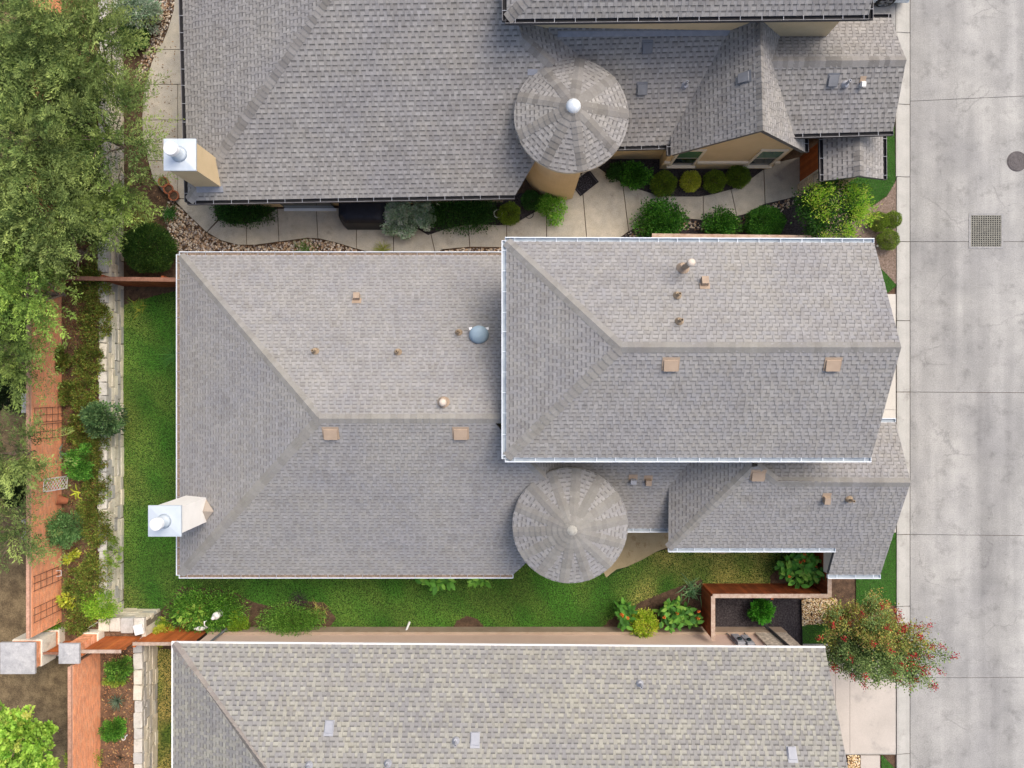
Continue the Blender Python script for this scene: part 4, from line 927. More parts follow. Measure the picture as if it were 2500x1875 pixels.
# ------------------------------------------------------------------ limestone retaining walls, brick walls, pillars
STONEV = []
for k in range(7):
    import bmesh
    bm = bmesh.new(); bmesh.ops.create_cube(bm, size=1.0)
    bmesh.ops.bevel(bm, geom=bm.edges[:], offset=0.055, segments=1, affect='EDGES')
    r_ = random.Random(40+k)
    for v in bm.verts: v.co += Vector((r_.uniform(-1,1), r_.uniform(-1,1), r_.uniform(-1,1)))*0.035
    me = bpy.data.meshes.new('stone'); bm.to_mesh(me); bm.free()
    tone = [(0.78,0.79,0.82),(0.70,0.72,0.77),(0.88,0.87,0.84),(0.62,0.65,0.72),(1.0,0.97,0.9),(0.95,0.93,0.88),(1.05,1.05,1.02)][k]
    at = me.attributes.new('Col', 'FLOAT_COLOR', 'POINT'); at.data.foreach_set('color', [*tone, 1.0]*len(me.vertices))
    me.materials.append(M_lime); STONEV.append(me)
def stonewall(label, A, B, nrm, h, courses, capd=0.30, blk=0.55, seed=1, core=True):
    rg = random.Random(seed); d = (B-A); L = d.length; d.normalize(); nrm = Vector(nrm); Z = Vector((0,0,1))
    w = thing('retaining_wall', Vector((A.x, A.y, 0)), label, 'wall')
    b = MB(); b.obox((A+B)/2 - nrm*0.22 + Z*(h-0.12)/2, d*(L/2), nrm*0.12, Z*((h-0.12)/2)); b.build('wall_core', M_joint, w)
    hc_ = (h-0.16)/courses
    for k in range(courses):
        x = -rg.uniform(0, 0.3)
        while x < L-0.05:
            l = rg.uniform(0.7, 1.35)*blk; x0 = max(x, 0); x1 = min(x+l, L)
            if x1-x0 > 0.06:
                p = A + d*((x0+x1)/2) - nrm*(0.09+rg.uniform(-0.02,0.015)) + Z*(hc_*(k+0.5))
                M = Matrix(((d.x*(x1-x0-0.02), nrm.x*0.2, 0, p.x),(d.y*(x1-x0-0.02), nrm.y*0.2, 0, p.y),(0,0,hc_-0.016,p.z),(0,0,0,1)))
                place('stone', rg.choice(STONEV), w, M)
            x += l
    x = 0.0
    while x < L-0.05:
        l = min(rg.uniform(0.38, 0.62), L-x); dd = capd*rg.uniform(0.92, 1.12)
        p = A + d*(x+l/2) - nrm*(dd/2-0.03) + Z*(h-0.07)
        M = Matrix(((d.x*(l-0.018), nrm.x*dd, 0, p.x),(d.y*(l-0.018), nrm.y*dd, 0, p.y),(0,0,0.17,p.z+0.01),(0,0,0,1)))
        place('cap_stone', rg.choice(STONEV[:4]), w, M @ Matrix.Rotation(rg.uniform(-0.04,0.04), 4, 'Z')); x += l
    return w
stonewall('long pale limestone retaining wall between the left-hand lawn and the tree terrace', Vector((XW1,15.6,0)), Vector((XW1,YRET-0.05,0)), (1,0,0), 1.22, 5, blk=0.58, seed=2)
stonewall('shorter limestone retaining wall with grey cap blocks beside the lower house', Vector((XW2,-9.55,0)), Vector((XW2,-17.5,0)), (1,0,0), 1.22, 5, blk=0.6, seed=3)
stonewall('low cream limestone return wall at the lawn corner by the wooden fence', Vector((XW1-0.3,YRET+0.1,0)), Vector((XW2+0.12,YRET+0.1,0)), (0,1,0), 1.20, 4, capd=0.5, blk=0.6, seed=4)
b = MB(); b.box((XW2-0.05,YRET-0.62,0),(XW2+0.10,YRET-0.0,1.1), W3); b.build('stone_post', M_lime, colors=True, label='blocky limestone end post closing the low return wall', cat='post')

def brickwall(label, x, y0, y1, z0, z1, seed, face=+1, nobj=300):
    """wall along Y whose visible face looks to +X at x."""
    rg = random.Random(seed); w = thing('brick_wall', Vector((x, (y0+y1)/2, z0)), label, 'wall'); t = 0.10
    MB().box((x-t,min(y0,y1),z0-0.3),(x-0.014,max(y0,y1),z1-0.02)).build('wall_core', M_mortar, w)
    MB().box((x-t-0.02,min(y0,y1),z1-0.02),(x-0.01,max(y0,y1),z1+0.03)).build('wall_coping', mat('brick_coping', (0.44,0.24,0.16), (0.60,0.36,0.26), 5, 0.9, fine=(16,0.8,1.15)), w)
    toneset = [(1,1,1),(0.92,0.92,0.92),(1.04,1.02,1.0),(0.97,1.05,1.1),(1.05,1.04,1.0),(0.88,0.92,0.98)]
    vb = []
    for c in toneset:
        b = MB(); b.box((-0.02,0,0),(0,1,1), c); b.f = [f for i, f in enumerate(b.f) if i != 5]; b.c = b.c[:len(b.f)]; vb.append(b.mesh('brick', M_brick, colors=True))
    hc_ = 0.076; nc = int((z1-0.03-z0)/hc_); items = []
    ya, yb = min(y0,y1), max(y0,y1)
    for k in range(nc):
        y = ya - (0.105 if k % 2 else 0.0)
        while y < yb:
            a_, b_ = max(y, ya), min(y+0.20, yb)
            if b_-a_ > 0.04: items.append((a_, b_, z0+k*hc_))
            y += 0.21
    items.sort(key=lambda q: abs(q[0]) + (3.2-q[2])*0.8)
    rest = MB()
    for i, (a_, b_, z) in enumerate(items):
        o = rg.uniform(-0.004, 0.004)
        if i < nobj: place('brick', rg.choice(vb), w, Matrix(((1,0,0,x+o),(0,b_-a_,0,a_),(0,0,hc_-0.011,z),(0,0,0,1))))
        else: rest.box((x-0.02,a_,z),(x+o,b_,z+hc_-0.011), rg.choice(toneset))
    if rest.v: rest.build('brick_courses', M_brick, w, colors=True, kind='stuff')
    return w
brickwall('long orange brick wall running behind the terrace planting at the left edge', -17.05, -9.0, 16.5, ZT, 2.86, 5)
brickwall('orange brick wall below the smaller brick pillar at the bottom left', -15.58, -10.0, -17.5, ZT, 2.86, 6)
def pillar(label, x0, x1, y0, y1, z0, z1, bands, seed):
    rg = random.Random(seed); p = thing('brick_pillar', Vector(((x0+x1)/2,(y0+y1)/2,z0)), label, 'pillar'); z = z0-0.2
    for kind, zt in bands:
        i = 0.05 if kind == 'brick' else 0.0
        if kind == 'stone':
            b = MB(); b.box((x0+i,y0+i,z),(x1-i,y1-i,zt), W3); me = b.mesh('stone_band', M_lime, colors=True); link('stone_band', bevel_mesh(me, 0.015), p)
        else:
            MB().box((x0+i+0.012,y0+i+0.012,z),(x1-i-0.012,y1-i-0.012,zt)).build('brick_core', M_mortar, p)
            k = 0
            while z + 0.066 <= zt + 0.01:
                off = 0.1 if k % 2 else 0.0
                for (ax, fx) in (('y', x1-i), ('x', y1-i)):
                    lo, hi = (y0+i, y1-i) if ax == 'y' else (x0+i, x1-i); q = lo - off
                    while q < hi:
                        a_, b_ = max(q, lo), min(q+0.2, hi); q += 0.21
                        if b_-a_ < 0.04: continue
                        c = rg.choice([(1,1,1),(0.85,0.85,0.85),(1.15,1.3,1.5),(1.1,1.05,1.0)]); b = MB()
                        if ax == 'y': b.box((fx-0.03,a_,z),(fx+0.002,b_,z+0.065), c)
                        else: b.box((a_,fx-0.03,z),(b_,fx+0.002,z+0.065), c)
                        b.build('brick', M_brick, p, colors=True)
                z += 0.076; k += 1
        z = zt
    b = MB(); cx, cy = (x0+x1)/2, (y0+y1)/2; o = 0.07
    q = [Vector((x,y,z1-0.13)) for x, y in ((x0-o,y0-o),(x1+o,y0-o),(x1+o,y1+o),(x0-o,y1+o))]
    q2 = [v+Vector((0,0,0.09)) for v in q]
    b.add(q+q2+[Vector((cx,cy,z1+0.02))], [(3,2,1,0),(0,1,5,4),(1,2,6,5),(2,3,7,6),(3,0,4,7),(4,5,8),(5,6,8),(6,7,8),(7,4,8)]); b.build('pillar_cap', M_cap, p)
pillar('big brick and limestone pillar with a wide grey cap at the left edge', -18.0, -16.92, -10.17, -9.2, ZT, 2.95, [('stone',1.45),('brick',1.62),('stone',2.42),('brick',2.82)], 3)
pillar('slim brick pillar with a small grey cap beside the orange fence', -16.02, -15.43, -9.86, -9.28, ZT, 2.82, [('stone',1.5),('brick',2.69)], 4)
for py0, py1, lab in ((960,1008,'grey cap block standing behind the brick wall near the iron trellis'),(1270,1320,'grey cap block standing behind the brick wall near the round bush')):
    A, B = U(52,py1,2.75), U(79,py0,2.75); b = MB(); b.box((A.x,A.y,2.6),(-17.26,B.y,2.75)); b.box((A.x+0.06,A.y+0.06,ZT),(-17.28,B.y-0.06,2.599))
    me = b.mesh('pillar_block', M_cap); link('pillar_block', me, None, lab, 'pillar')

# ------------------------------------------------------------------ wooden fences
def fence(label, A, B, z0, z1, m, railm, side, bw=0.14, seed=1, cap_w=0.075, name='wooden_fence', posts=True, zcap=True):
    rg = random.Random(seed); d = B-A; L = d.length; d.normalize(); Z = Vector((0,0,1)); n = Vector(side)
    f = thing(name, Vector((A.x, A.y, z0)), label, 'fence'); N = max(1, int(L/bw)); w = L/N; vs_ = []
    for k in range(5):
        t = 0.80+0.1*k; b = MB(); b.box((0,-0.011,0),(1,0.011,1), (t,t*rg.uniform(0.95,1.04),t)); vs_.append(b.mesh('board', m, colors=True))
    for i in range(N):
        p = A + d*(w*i) + n*rg.uniform(-0.003,0.003); p.z = z0+0.02
        hh = z1-0.03-z0-0.02 + rg.uniform(-0.01, 0.0)
        place('board', rg.choice(vs_), f, Matrix(((d.x*(w-0.006), n.x, 0, p.x),(d.y*(w-0.006), n.y, 0, p.y),(0,0,hh,p.z),(0,0,0,1))))
    if zcap:
        b = MB(); c = (A+B)/2; c.z = z1; b.obox(c, d*(L/2+0.02), n*cap_w, Z*0.02); b.build('top_rail', railm, f)
    for z in (z0+0.3, z1-0.35):
        b = MB(); c = (A+B)/2 - n*0.035; c.z = z; b.obox(c, d*(L/2), n*0.02, Z*0.045, W3); b.build('rail', m, f, colors=True)
    x = 0.0
    while posts and x <= L+0.01:
        b = MB(); c = A + d*min(x, L-0.05) - n*0.10; c.z = (z0+z1)/2-0.02; b.obox(c, d*0.045, n*0.045, Z*((z1-z0)/2-0.005), W3); b.build('post', m, f, colors=True); x += 2.2
    return f
yf = -7.86
fence('reddish fence across the small corner yard, boards facing the lawn', Vector((7.46,yf,0)), Vector((11.75,yf,0)), 0, 1.64, M_wood, M_rail, (0,1,0), seed=11)
fence('short reddish side fence of the corner yard facing the flower bed', Vector((7.46,-9.5,0)), Vector((7.46,yf-0.03,0)), 0, 1.63, M_wood, M_rail, (-1,0,0), seed=12, posts=False)
fence('stub of reddish fence joining the garage eave above the gravel', Vector((11.78,-7.88,0)), Vector((11.78,-6.3,0)), 0, 1.63, M_wood, M_rail, (-1,0,0), seed=13, posts=False)
fence('dark brown fence crossing the stone wall below the round green bush', U(190,697,0)*1 + Vector((-0.1,0,0)), Vector((-11.2,3.80,0)), 0, 2.0, M_wood, M_railb, (0,-1,0), seed=14)
fence('upper orange fence section between the slim pillar and the stone wall', Vector((-15.38,-9.55,0)), Vector((-13.98,-9.55,0)), ZT, 2.62, M_woodo, M_rail, (0,1,0), seed=15, cap_w=0.06)
fence('lower orange fence section running to the corner of the bottom house', Vector((-13.95,-9.57,0)), Vector((-11.8,-9.57,0)), 0, 1.82, M_woodo, M_rail, (0,1,0), seed=16, cap_w=0.06)
fence('orange fence infill between the two brick pillars', Vector((-16.9,-9.72,0)), Vector((-16.05,-9.72,0)), ZT, 2.35, M_woodo, M_railb, (0,1,0), seed=17, posts=False, cap_w=0.04)
A = U(1593,575,1.75); B = U(2010,580,1.75)
fence('pale fence top peeking out above the upper gutter beside the shrubs', Vector((A.x,A.y,0)), Vector((B.x,B.y,0)), 0, 1.75, M_wood, M_rail, (0,1,0), seed=18)

# ------------------------------------------------------------------ foliage kit
def leaf_mesh(name, P, D, Nn, L, Wd, C, m=None, fold=0.0):
    D = D/np.maximum(np.linalg.norm(D,axis=1,keepdims=True),1e-6)
    sd = np.cross(D, Nn); sd /= np.maximum(np.linalg.norm(sd,axis=1,keepdims=True),1e-6)
    L = L[:,None]; Wd = Wd[:,None]
    V = np.stack([P, P+D*L*0.45+sd*Wd/2, P+D*L, P+D*L*0.45-sd*Wd/2], 1).reshape(-1,3)
    F = np.arange(4*len(P)).reshape(-1,4)
    return big_mesh(name, V, F, np.repeat(np.minimum(C*1.45,0.75),4,0), m or M_leaf)
def rdirs(rg, n, zup=0.0):
    v = rg.normal(0,1,(n,3)); v[:,2] += zup; return v/np.linalg.norm(v,axis=1,keepdims=True)
def pickc(rg, cols, n, jit=0.2):
    c = np.array(cols)[rg.integers(0,len(cols),n)]; return c*rg.uniform(1-jit,1+jit,(n,1))
G_BOX = [S(96,120,36), S(70,98,30), S(120,140,44)]
G_DARK = [S(50,88,38), S(64,106,46), S(40,74,32)]
G_MID = [S(58,108,36), S(80,134,44), S(44,88,30)]
G_LIME = [S(150,190,60), S(120,168,48), S(176,208,84)]
G_YEL = [S(176,184,56), S(140,158,50), S(196,200,80)]
G_BLUE = [S(158,184,152), S(132,162,132), S(180,202,172)]
G_OLIVE = [S(110,118,56), S(90,100,44), S(140,146,74)]
def stems(c, r, h, n, rg, m=None):
    b = MB()
    for i in range(n):
        a = rg.uniform(0,6.28); k = rg.uniform(0.2,0.6)*r
        b.tube([(c[0]+rg.normal()*0.03, c[1]+rg.normal()*0.03, c[2]), (c[0]+math.cos(a)*k*0.5, c[1]+math.sin(a)*k*0.5, c[2]+h*0.4), (c[0]+math.cos(a)*k, c[1]+math.sin(a)*k, c[2]+h*0.75)], [0.018,0.012,0.006], 5)
    return b.mesh('stem', m or M_bark)
def shrub(name, label, px, py, rpx, style='ball', cols=G_MID, h=None, z0=0.0, seed=0, group=None, n=None, leaf=0.045, ry=None, cat='shrub', flowers=None):
    """px,py: where the shrub's crown shows; its base stands straight under the crown's middle."""
    rg = np.random.default_rng(100+seed); k0 = (HCAM-z0)/FPX
    r = rpx*k0; h = h or r*1.5; zc = z0 + h*0.5; c = np.array(U(px, py, zc)); r = rpx*(HCAM-zc)/FPX; rr = np.array([r, (ry or rpx)*(HCAM-zc)/FPX, h*0.5])
    t = thing(name, Vector((c[0],c[1],z0)), label, cat, group)
    n = int((n or 2600*min(1.6,max(0.35,(r/0.45)**2)))*(2.4 if style == 'ball' else 1.5)); leaf *= 1.12 if style == 'ball' else 1.0
    if style == 'ball':
        d = rdirs(rg, n, 0.35); lump = 1+0.07*np.sin(d[:,0]*5+seed)*np.cos(d[:,1]*6+2*seed)+0.05*np.sin(9*d[:,2]+4*d[:,0])
        q = rg.uniform(0,1,n)**0.18; P = c + d*rr*(q*lump)[:,None]
        D = d + rg.normal(0,0.55,(n,3)); N = rdirs(rg,n,0.5); L = rg.uniform(0.7,1.3,n)*leaf; Wd = L*0.45; C = pickc(rg,cols,n,0.3)*(1+0.3*np.sin(d[:,0]*4+seed)*np.cos(d[:,1]*5+seed*2)*np.sin(d[:,2]*4+1))[:,None]
    else:                                   # loose: clumps of leaves at the shoot ends
        nc = max(14, int(46*(r/0.6)**1.3)); cd = rdirs(rg, nc, 0.5); cc = c + cd*rr*(rg.uniform(0.35,1.0,nc)**0.6)[:,None]
        ci = rg.integers(0,nc,n); tone = rg.uniform(0.5,1.45,nc)
        sig = 0.22*min(r, h) if style == 'loose' else 0.15*r
        P = cc[ci] + np.clip(rg.normal(0,1,(n,3)),-1.6,1.6)*sig*np.array([1,1,0.7]); P[:,2] = np.maximum(P[:,2], z0+0.02)
        D = (P-cc[ci])/max(sig,1e-3) + cd[ci]*0.9 + np.array([0,0,0.4]) + rg.normal(0,0.4,(n,3)); N = rdirs(rg,n,0.8)
        L = rg.uniform(0.7,1.4,n)*leaf; Wd = L*rg.uniform(0.35,0.55,n)*(1.45 if style == 'loose' else 1.0); C = pickc(rg,cols,n,0.25)*tone[ci][:,None]
    link('foliage', leaf_mesh('foliage',P,D,N,L,Wd,C), t)
    link('stem', stems((c[0],c[1],z0), r, h, 6, rg), t)
    if flowers:
        fm, cnt = flowers; ii = rg.choice(n, cnt); top = P[ii]; top[:,2] += 0.05
        for p in top:
            q = 30; d = rdirs(rg,q,0.6); me = leaf_mesh('blossom', p+d*0.02, d, rdirs(rg,q), np.full(q,0.05), np.full(q,0.035), np.ones((q,3)), fm); link('blossom', me, t)
    return t
BL = []
for k in range(4):          # broad bent leaf, shared
    b = MB(); r_ = random.Random(k); bend = 0.10+0.12*k; prof = [(0,0.0),(0.12,0.16),(0.35,0.24),(0.65,0.22),(0.88,0.11),(1.0,0.0)]; pts = []
    for s_, w_ in prof:
        z = 0.10*s_ - bend*s_*s_; pts += [(s_,-w_,z+w_*0.18),(s_,0,z),(s_,w_,z+w_*0.18)]
    f = []
    for i in range(5):
        for j in range(2): f.append((i*3+j, (i+1)*3+j, (i+1)*3+j+1, i*3+j+1))
    b.add(pts, f); BL.append(b)
BLM = {}
def leafmesh(i, key, col):
    if (i,key) not in BLM:
        b = MB(); b.v = list(BL[i].v); b.f = list(BL[i].f); b.c = [col]*len(b.f); b.c = [tuple(min(0.7,x*1.4) for x in col)]*len(b.f); BLM[(i,key)] = b.mesh('leaf', M_leaf, smooth=True, colors=True)
    return BLM[(i,key)]
def bigleaf(name, label, px, py, rpx, h, n, size, cols, seed, z0=0.0, ry=None, flowers=0, cat='plant', group=None, tilt=(0.05,0.7), fm=None):
    rg = np.random.default_rng(300+seed); zc = z0+h*0.7; c = U(px,py,zc); r = rpx*(HCAM-zc)/FPX; rY = (ry or rpx)*(HCAM-zc)/FPX
    t = thing(name, Vector((c.x,c.y,z0)), label, cat, group); sb = MB(); tips = []
    n = int(n*2.9); size = (size[0]*0.78, size[1]*0.78); ns = max(6, n//4)
    for i in range(ns):
        a = rg.uniform(0,6.28); k = math.sqrt(rg.uniform(0,1)); tip = Vector((c.x+math.cos(a)*k*r*0.8, c.y+math.sin(a)*k*rY*0.8, z0+h*rg.uniform(0.75,1.05)))
        bs = Vector((c.x+(tip.x-c.x)*0.7, c.y+(tip.y-c.y)*0.7, z0)); sb.tube([bs, (bs+tip)/2, tip], [0.02,0.016,0.008], 5); tips.append((bs,tip))
    sb.build('stem', mat('green_stem', (0.05,0.09,0.025), (0.08,0.13,0.04), 6, 0.7), t)
    for i in range(n):
        bs, tip = tips[i % ns]; f = rg.uniform(0.45,1.0); p = bs + (tip-bs)*f; a = rg.uniform(0,6.28); el = rg.uniform(*tilt); s = rg.uniform(*size)
        M = Matrix.Translation(p) @ Matrix.Rotation(a,4,'Z') @ Matrix.Rotation(-el,4,'Y') @ Matrix.Rotation(rg.uniform(-0.4,0.4),4,'X') @ Matrix.Scale(s,4)
        j = int(rg.integers(0,len(cols))); place('leaf', leafmesh(int(rg.integers(0,4)), (name if False else tuple(cols[j])), cols[j]), t, M)
    for i in range(flowers):
        bs, tip = tips[int(rg.integers(0,ns))]; p = np.array(tip)+np.array([rg.normal()*0.08,rg.normal()*0.08,0.1]); q = 26; d = rdirs(rg,q,0.5)
        link('blossom', leaf_mesh('blossom', p+d*0.02, d, rdirs(rg,q), np.full(q,0.055), np.full(q,0.035), np.ones((q,3)), fm or M_orange), t)
    return t
def strap(name, label, px, py, n, length, cols, seed, z0=0.0, width=0.03, up=0.7, cat='plant', spread=0.06, group=None):
    """tuft of arching blades"""
    rg = np.random.default_rng(500+seed); c = U(px,py,z0+0.1); t = thing(name, Vector((c.x,c.y,z0)), label, cat, group); V = []; F = []; C = []
    for i in range(n):
        a = rg.uniform(0,6.28); L = length*rg.uniform(0.65,1.1); d = np.array([math.cos(a),math.sin(a),0]); sd = np.array([-d[1],d[0],0]); e = rg.uniform(up*0.6,up*1.5)
        p0 = np.array([c.x,c.y,z0+0.02]) + rg.normal(0,spread,3)*np.array([1,1,0]); nb = len(V); col = np.array(cols[rg.integers(0,len(cols))])*rg.uniform(0.75,1.25)
        for k, w_ in ((0,1),(0.35,1),(0.7,0.75),(1.0,0.05)):
            x = p0 + d*L*k*0.85 + np.array([0,0,1])*(e*L*(k-0.75*k*k)); V += [x-sd*width*w_/2, x+sd*width*w_/2]; C += [col*1.4,col*1.4]
        F += [(nb,nb+1,nb+3,nb+2),(nb+2,nb+3,nb+5,nb+4),(nb+4,nb+5,nb+7,nb+6)]
    link('blades', big_mesh('blades', np.array(V), np.array(F), np.array(C), M_leaf), t); return t
def rosette(name, label, px, py, n, length, col, seed, z0, cat='agave', width=0.3, up=(0.2,1.1)):
    rg = np.random.default_rng(700+seed); c = U(px,py,z0+0.1); t = thing(name, Vector((c.x,c.y,z0)), label, cat)
    b = MB(); prof = [(0,0.10),(0.3,0.14),(0.65,0.10),(1.0,0.0)]; pts = []
    for s_, w_ in prof: pts += [(s_,-w_*width*2.2,0.05),(s_,0,0),(s_,w_*width*2.2,0.05)]
    b.add(pts, [(i*3+j,(i+1)*3+j,(i+1)*3+j+1,i*3+j+1) for i in range(3) for j in range(2)], col); me = b.mesh('leaf', M_leaf, smooth=True, colors=True)
    for i in range(n):
        a = i*2.4; e = up[0]+(up[1]-up[0])*(i/n)
        place('leaf', me, t, Matrix.Translation((c.x,c.y,z0+0.05)) @ Matrix.Rotation(a,4,'Z') @ Matrix.Rotation(-e,4,'Y') @ Matrix.Scale(length*rg.uniform(0.8,1.1),4))
    return t

# ------------------------------------------------------------------ trees
def feather_tree(label, px, py, rpx, zc, seed, cols, nspray=330, z0=None, leafL=(0.07,0.13), wid=0.30, name='tree', per=95, plume=0.24, slen=(0.8,1.9), group=None, flat=0.62, rise=0.75, cat='tree'):
    rg = np.random.default_rng(900+seed); z0 = ZT if z0 is None else z0; c = np.array(U(px,py,zc)); r = rpx*(HCAM-zc)/FPX; rz = min(r*flat, zc-z0-0.4)
    bp = U(px,py,z0); bx, by = c[0]*0.4+bp.x*0.6, c[1]*0.4+bp.y*0.6; nspray = int(nspray*0.66)
    t = thing(name, Vector((bx,by,z0)), label, cat, group); b = MB(); ends = []
    tk = 0.05+0.035*r; top = Vector((c[0],c[1],zc-rz*0.3)); b.tube([(bx,by,z0-0.1),((bx+c[0])/2+rg.normal()*0.08,(by+c[1])/2+rg.normal()*0.08,(z0+top.z)/2),top], [tk*1.1,tk*0.8,tk*0.5], 8)
    trunk = b.build('trunk', M_bark, t, smooth=True); b = MB()
    for i in range(11):
        d = rdirs(rg,1,0.45)[0]; e = Vector(c + d*np.array([r,r,rz])*0.8); s_ = Vector((c[0],c[1],z0+(zc-z0)*rg.uniform(0.45,0.85))); m_ = (s_+e)/2+Vector((0,0,0.2))
        b.tube([s_,m_,e],[tk*0.35,tk*0.2,tk*0.06],5)
    b.build('limb', M_bark, trunk)
    n = nspray; nb = max(9, int(8+5*r)); bd = rdirs(rg,nb,0.35); ph = rg.uniform(0,6.28,4)
    bq = rg.uniform(0.30,0.95,nb); BP = c + bd*np.array([r,r,rz])*(bq*0.78)[:,None]; bi = rg.integers(0,nb,n); btone = rg.uniform(0.65,1.25,nb)
    d = bd[bi]; S0 = BP[bi] + rg.normal(0,1,(n,3))*np.array([0.20,0.20,0.12])*r*0.62
    Dv = bd[bi]*np.array([1,1,0.2])*1.0 + np.array([0,0,rise*0.8]) + rg.normal(0,0.36,(n,3)); Dv /= np.linalg.norm(Dv,axis=1,keepdims=True)
    Ls = rg.uniform(slen[0],slen[1],n); tone = rg.uniform(0.6,1.25,n)*btone[bi]; bc = np.array(cols)[rg.integers(0,len(cols),n)]
    f = rg.uniform(0.05,1.0,(n,per)); sg = np.where(rg.uniform(0,1,(n,per)) < 0.5,1.0,-1.0); off = rg.uniform(0,1,(n,per))*plume*Ls[:,None]*(1.05-f)**0.7
    side = np.cross(Dv, np.array([0,0,1.0])); side /= np.maximum(np.linalg.norm(side,axis=1,keepdims=True),1e-5)
    tw = Dv[:,None,:]*0.78 + side[:,None,:]*sg[:,:,None]*0.62
    P = S0[:,None,:] + Dv[:,None,:]*(Ls[:,None]*f)[:,:,None] + tw*off[:,:,None]; P[:,:,2] += -0.22*Ls[:,None]*f**2 - 0.15*off; P += rg.normal(0,0.022,P.shape)
    D = tw + rg.normal(0,0.28,(n,per,3)); N = np.tile(np.array([0,0,1.0]),(n*per,1)) + rg.normal(0,0.5,(n*per,3))
    L = rg.uniform(leafL[0],leafL[1],n*per); C = np.repeat(bc*tone[:,None],per,0).reshape(n,per,3); yg = (np.clip(f+off/np.maximum(plume*Ls[:,None],1e-3)*0.4,0,1)**2)[:,:,None]*0.55
    C = C*(1-yg) + np.array(cols[-1])[None,None,:]*1.1*yg                                  # young growth at the shoot tips
    C = C.reshape(-1,3)*rg.uniform(0.8,1.2,(n*per,1))
    link('crown', leaf_mesh('crown', P.reshape(-1,3), D.reshape(-1,3), N, L, L*wid, C), t)
    return t
F1 = [S(78,102,54), S(56,78,40), S(104,124,68), S(138,154,86)]
F2 = [S(72,96,48), S(52,76,38), S(98,122,58), S(134,154,78)]
F3 = [S(84,114,50), S(62,92,40), S(112,142,62), S(146,172,80)]
TR = 'feathery trees on the terrace'
feather_tree('feathery olive-green tree filling the top left corner', 70, 70, 165, 5.2, 1, F1, 420, group=TR)
feather_tree('feathery tree next to the pale shrub at the top of the stone wall', 205, 120, 110, 4.6, 2, F1, 340, group=TR)
feather_tree('large feathery tree overhanging the left edge beside the tall tan chimney', 60, 330, 165, 5.0, 3, F1, 440, group=TR)
feather_tree('feathery tree leaning over the stone wall toward the tan chimney', 240, 320, 108, 4.2, 4, F1, 360, group=TR)
feather_tree('feathery tree just above the dark round bush by the wall', 255, 450, 84, 3.6, 5, F2, 260, group=TR)
feather_tree('bushy feathery tree at the left edge beside the brown fence', 105, 520, 150, 4.6, 6, F1, 400, group=TR)
feather_tree('yellow-green feathery tree hanging over the brick wall below the brown fence', 70, 705, 112, 4.6, 7, F3, 300, group=TR)
feather_tree('small dark-stemmed feathery tree at the left edge below the brick wall top', 10, 870, 85, 4.2, 8, F2, 200, group=TR)
feather_tree('sparse feathery tree behind the brick wall beside the blue agave', 15, 1110, 78, 4.0, 9, F1, 190, group=TR)
feather_tree('sparse feathery tree at the left edge behind the white trellis', 20, 1300, 78, 3.8, 10, F1, 170, group=TR)
feather_tree('round-leaved lime green tree in the bottom left corner', 55, 1815, 120, 4.2, 11, [S(112,158,52), S(92,138,44), S(140,184,66), S(168,206,86)], 330, leafL=(0.09,0.15), wid=0.75, slen=(0.3,0.7), flat=0.7, per=50, plume=0.5)
feather_tree('low feathery tree filling the gap behind the brick wall near the top', 130, 210, 110, 3.9, 12, F1, 300, group=TR)
feather_tree('feathery tree overlapping the brick wall just above the brown fence', 185, 610, 78, 3.4, 13, F2, 220, group=TR)
feather_tree('feathery tree at the left edge between the brown fence and the yellow-green tree', 15, 620, 110, 4.4, 14, F1, 300, group=TR)
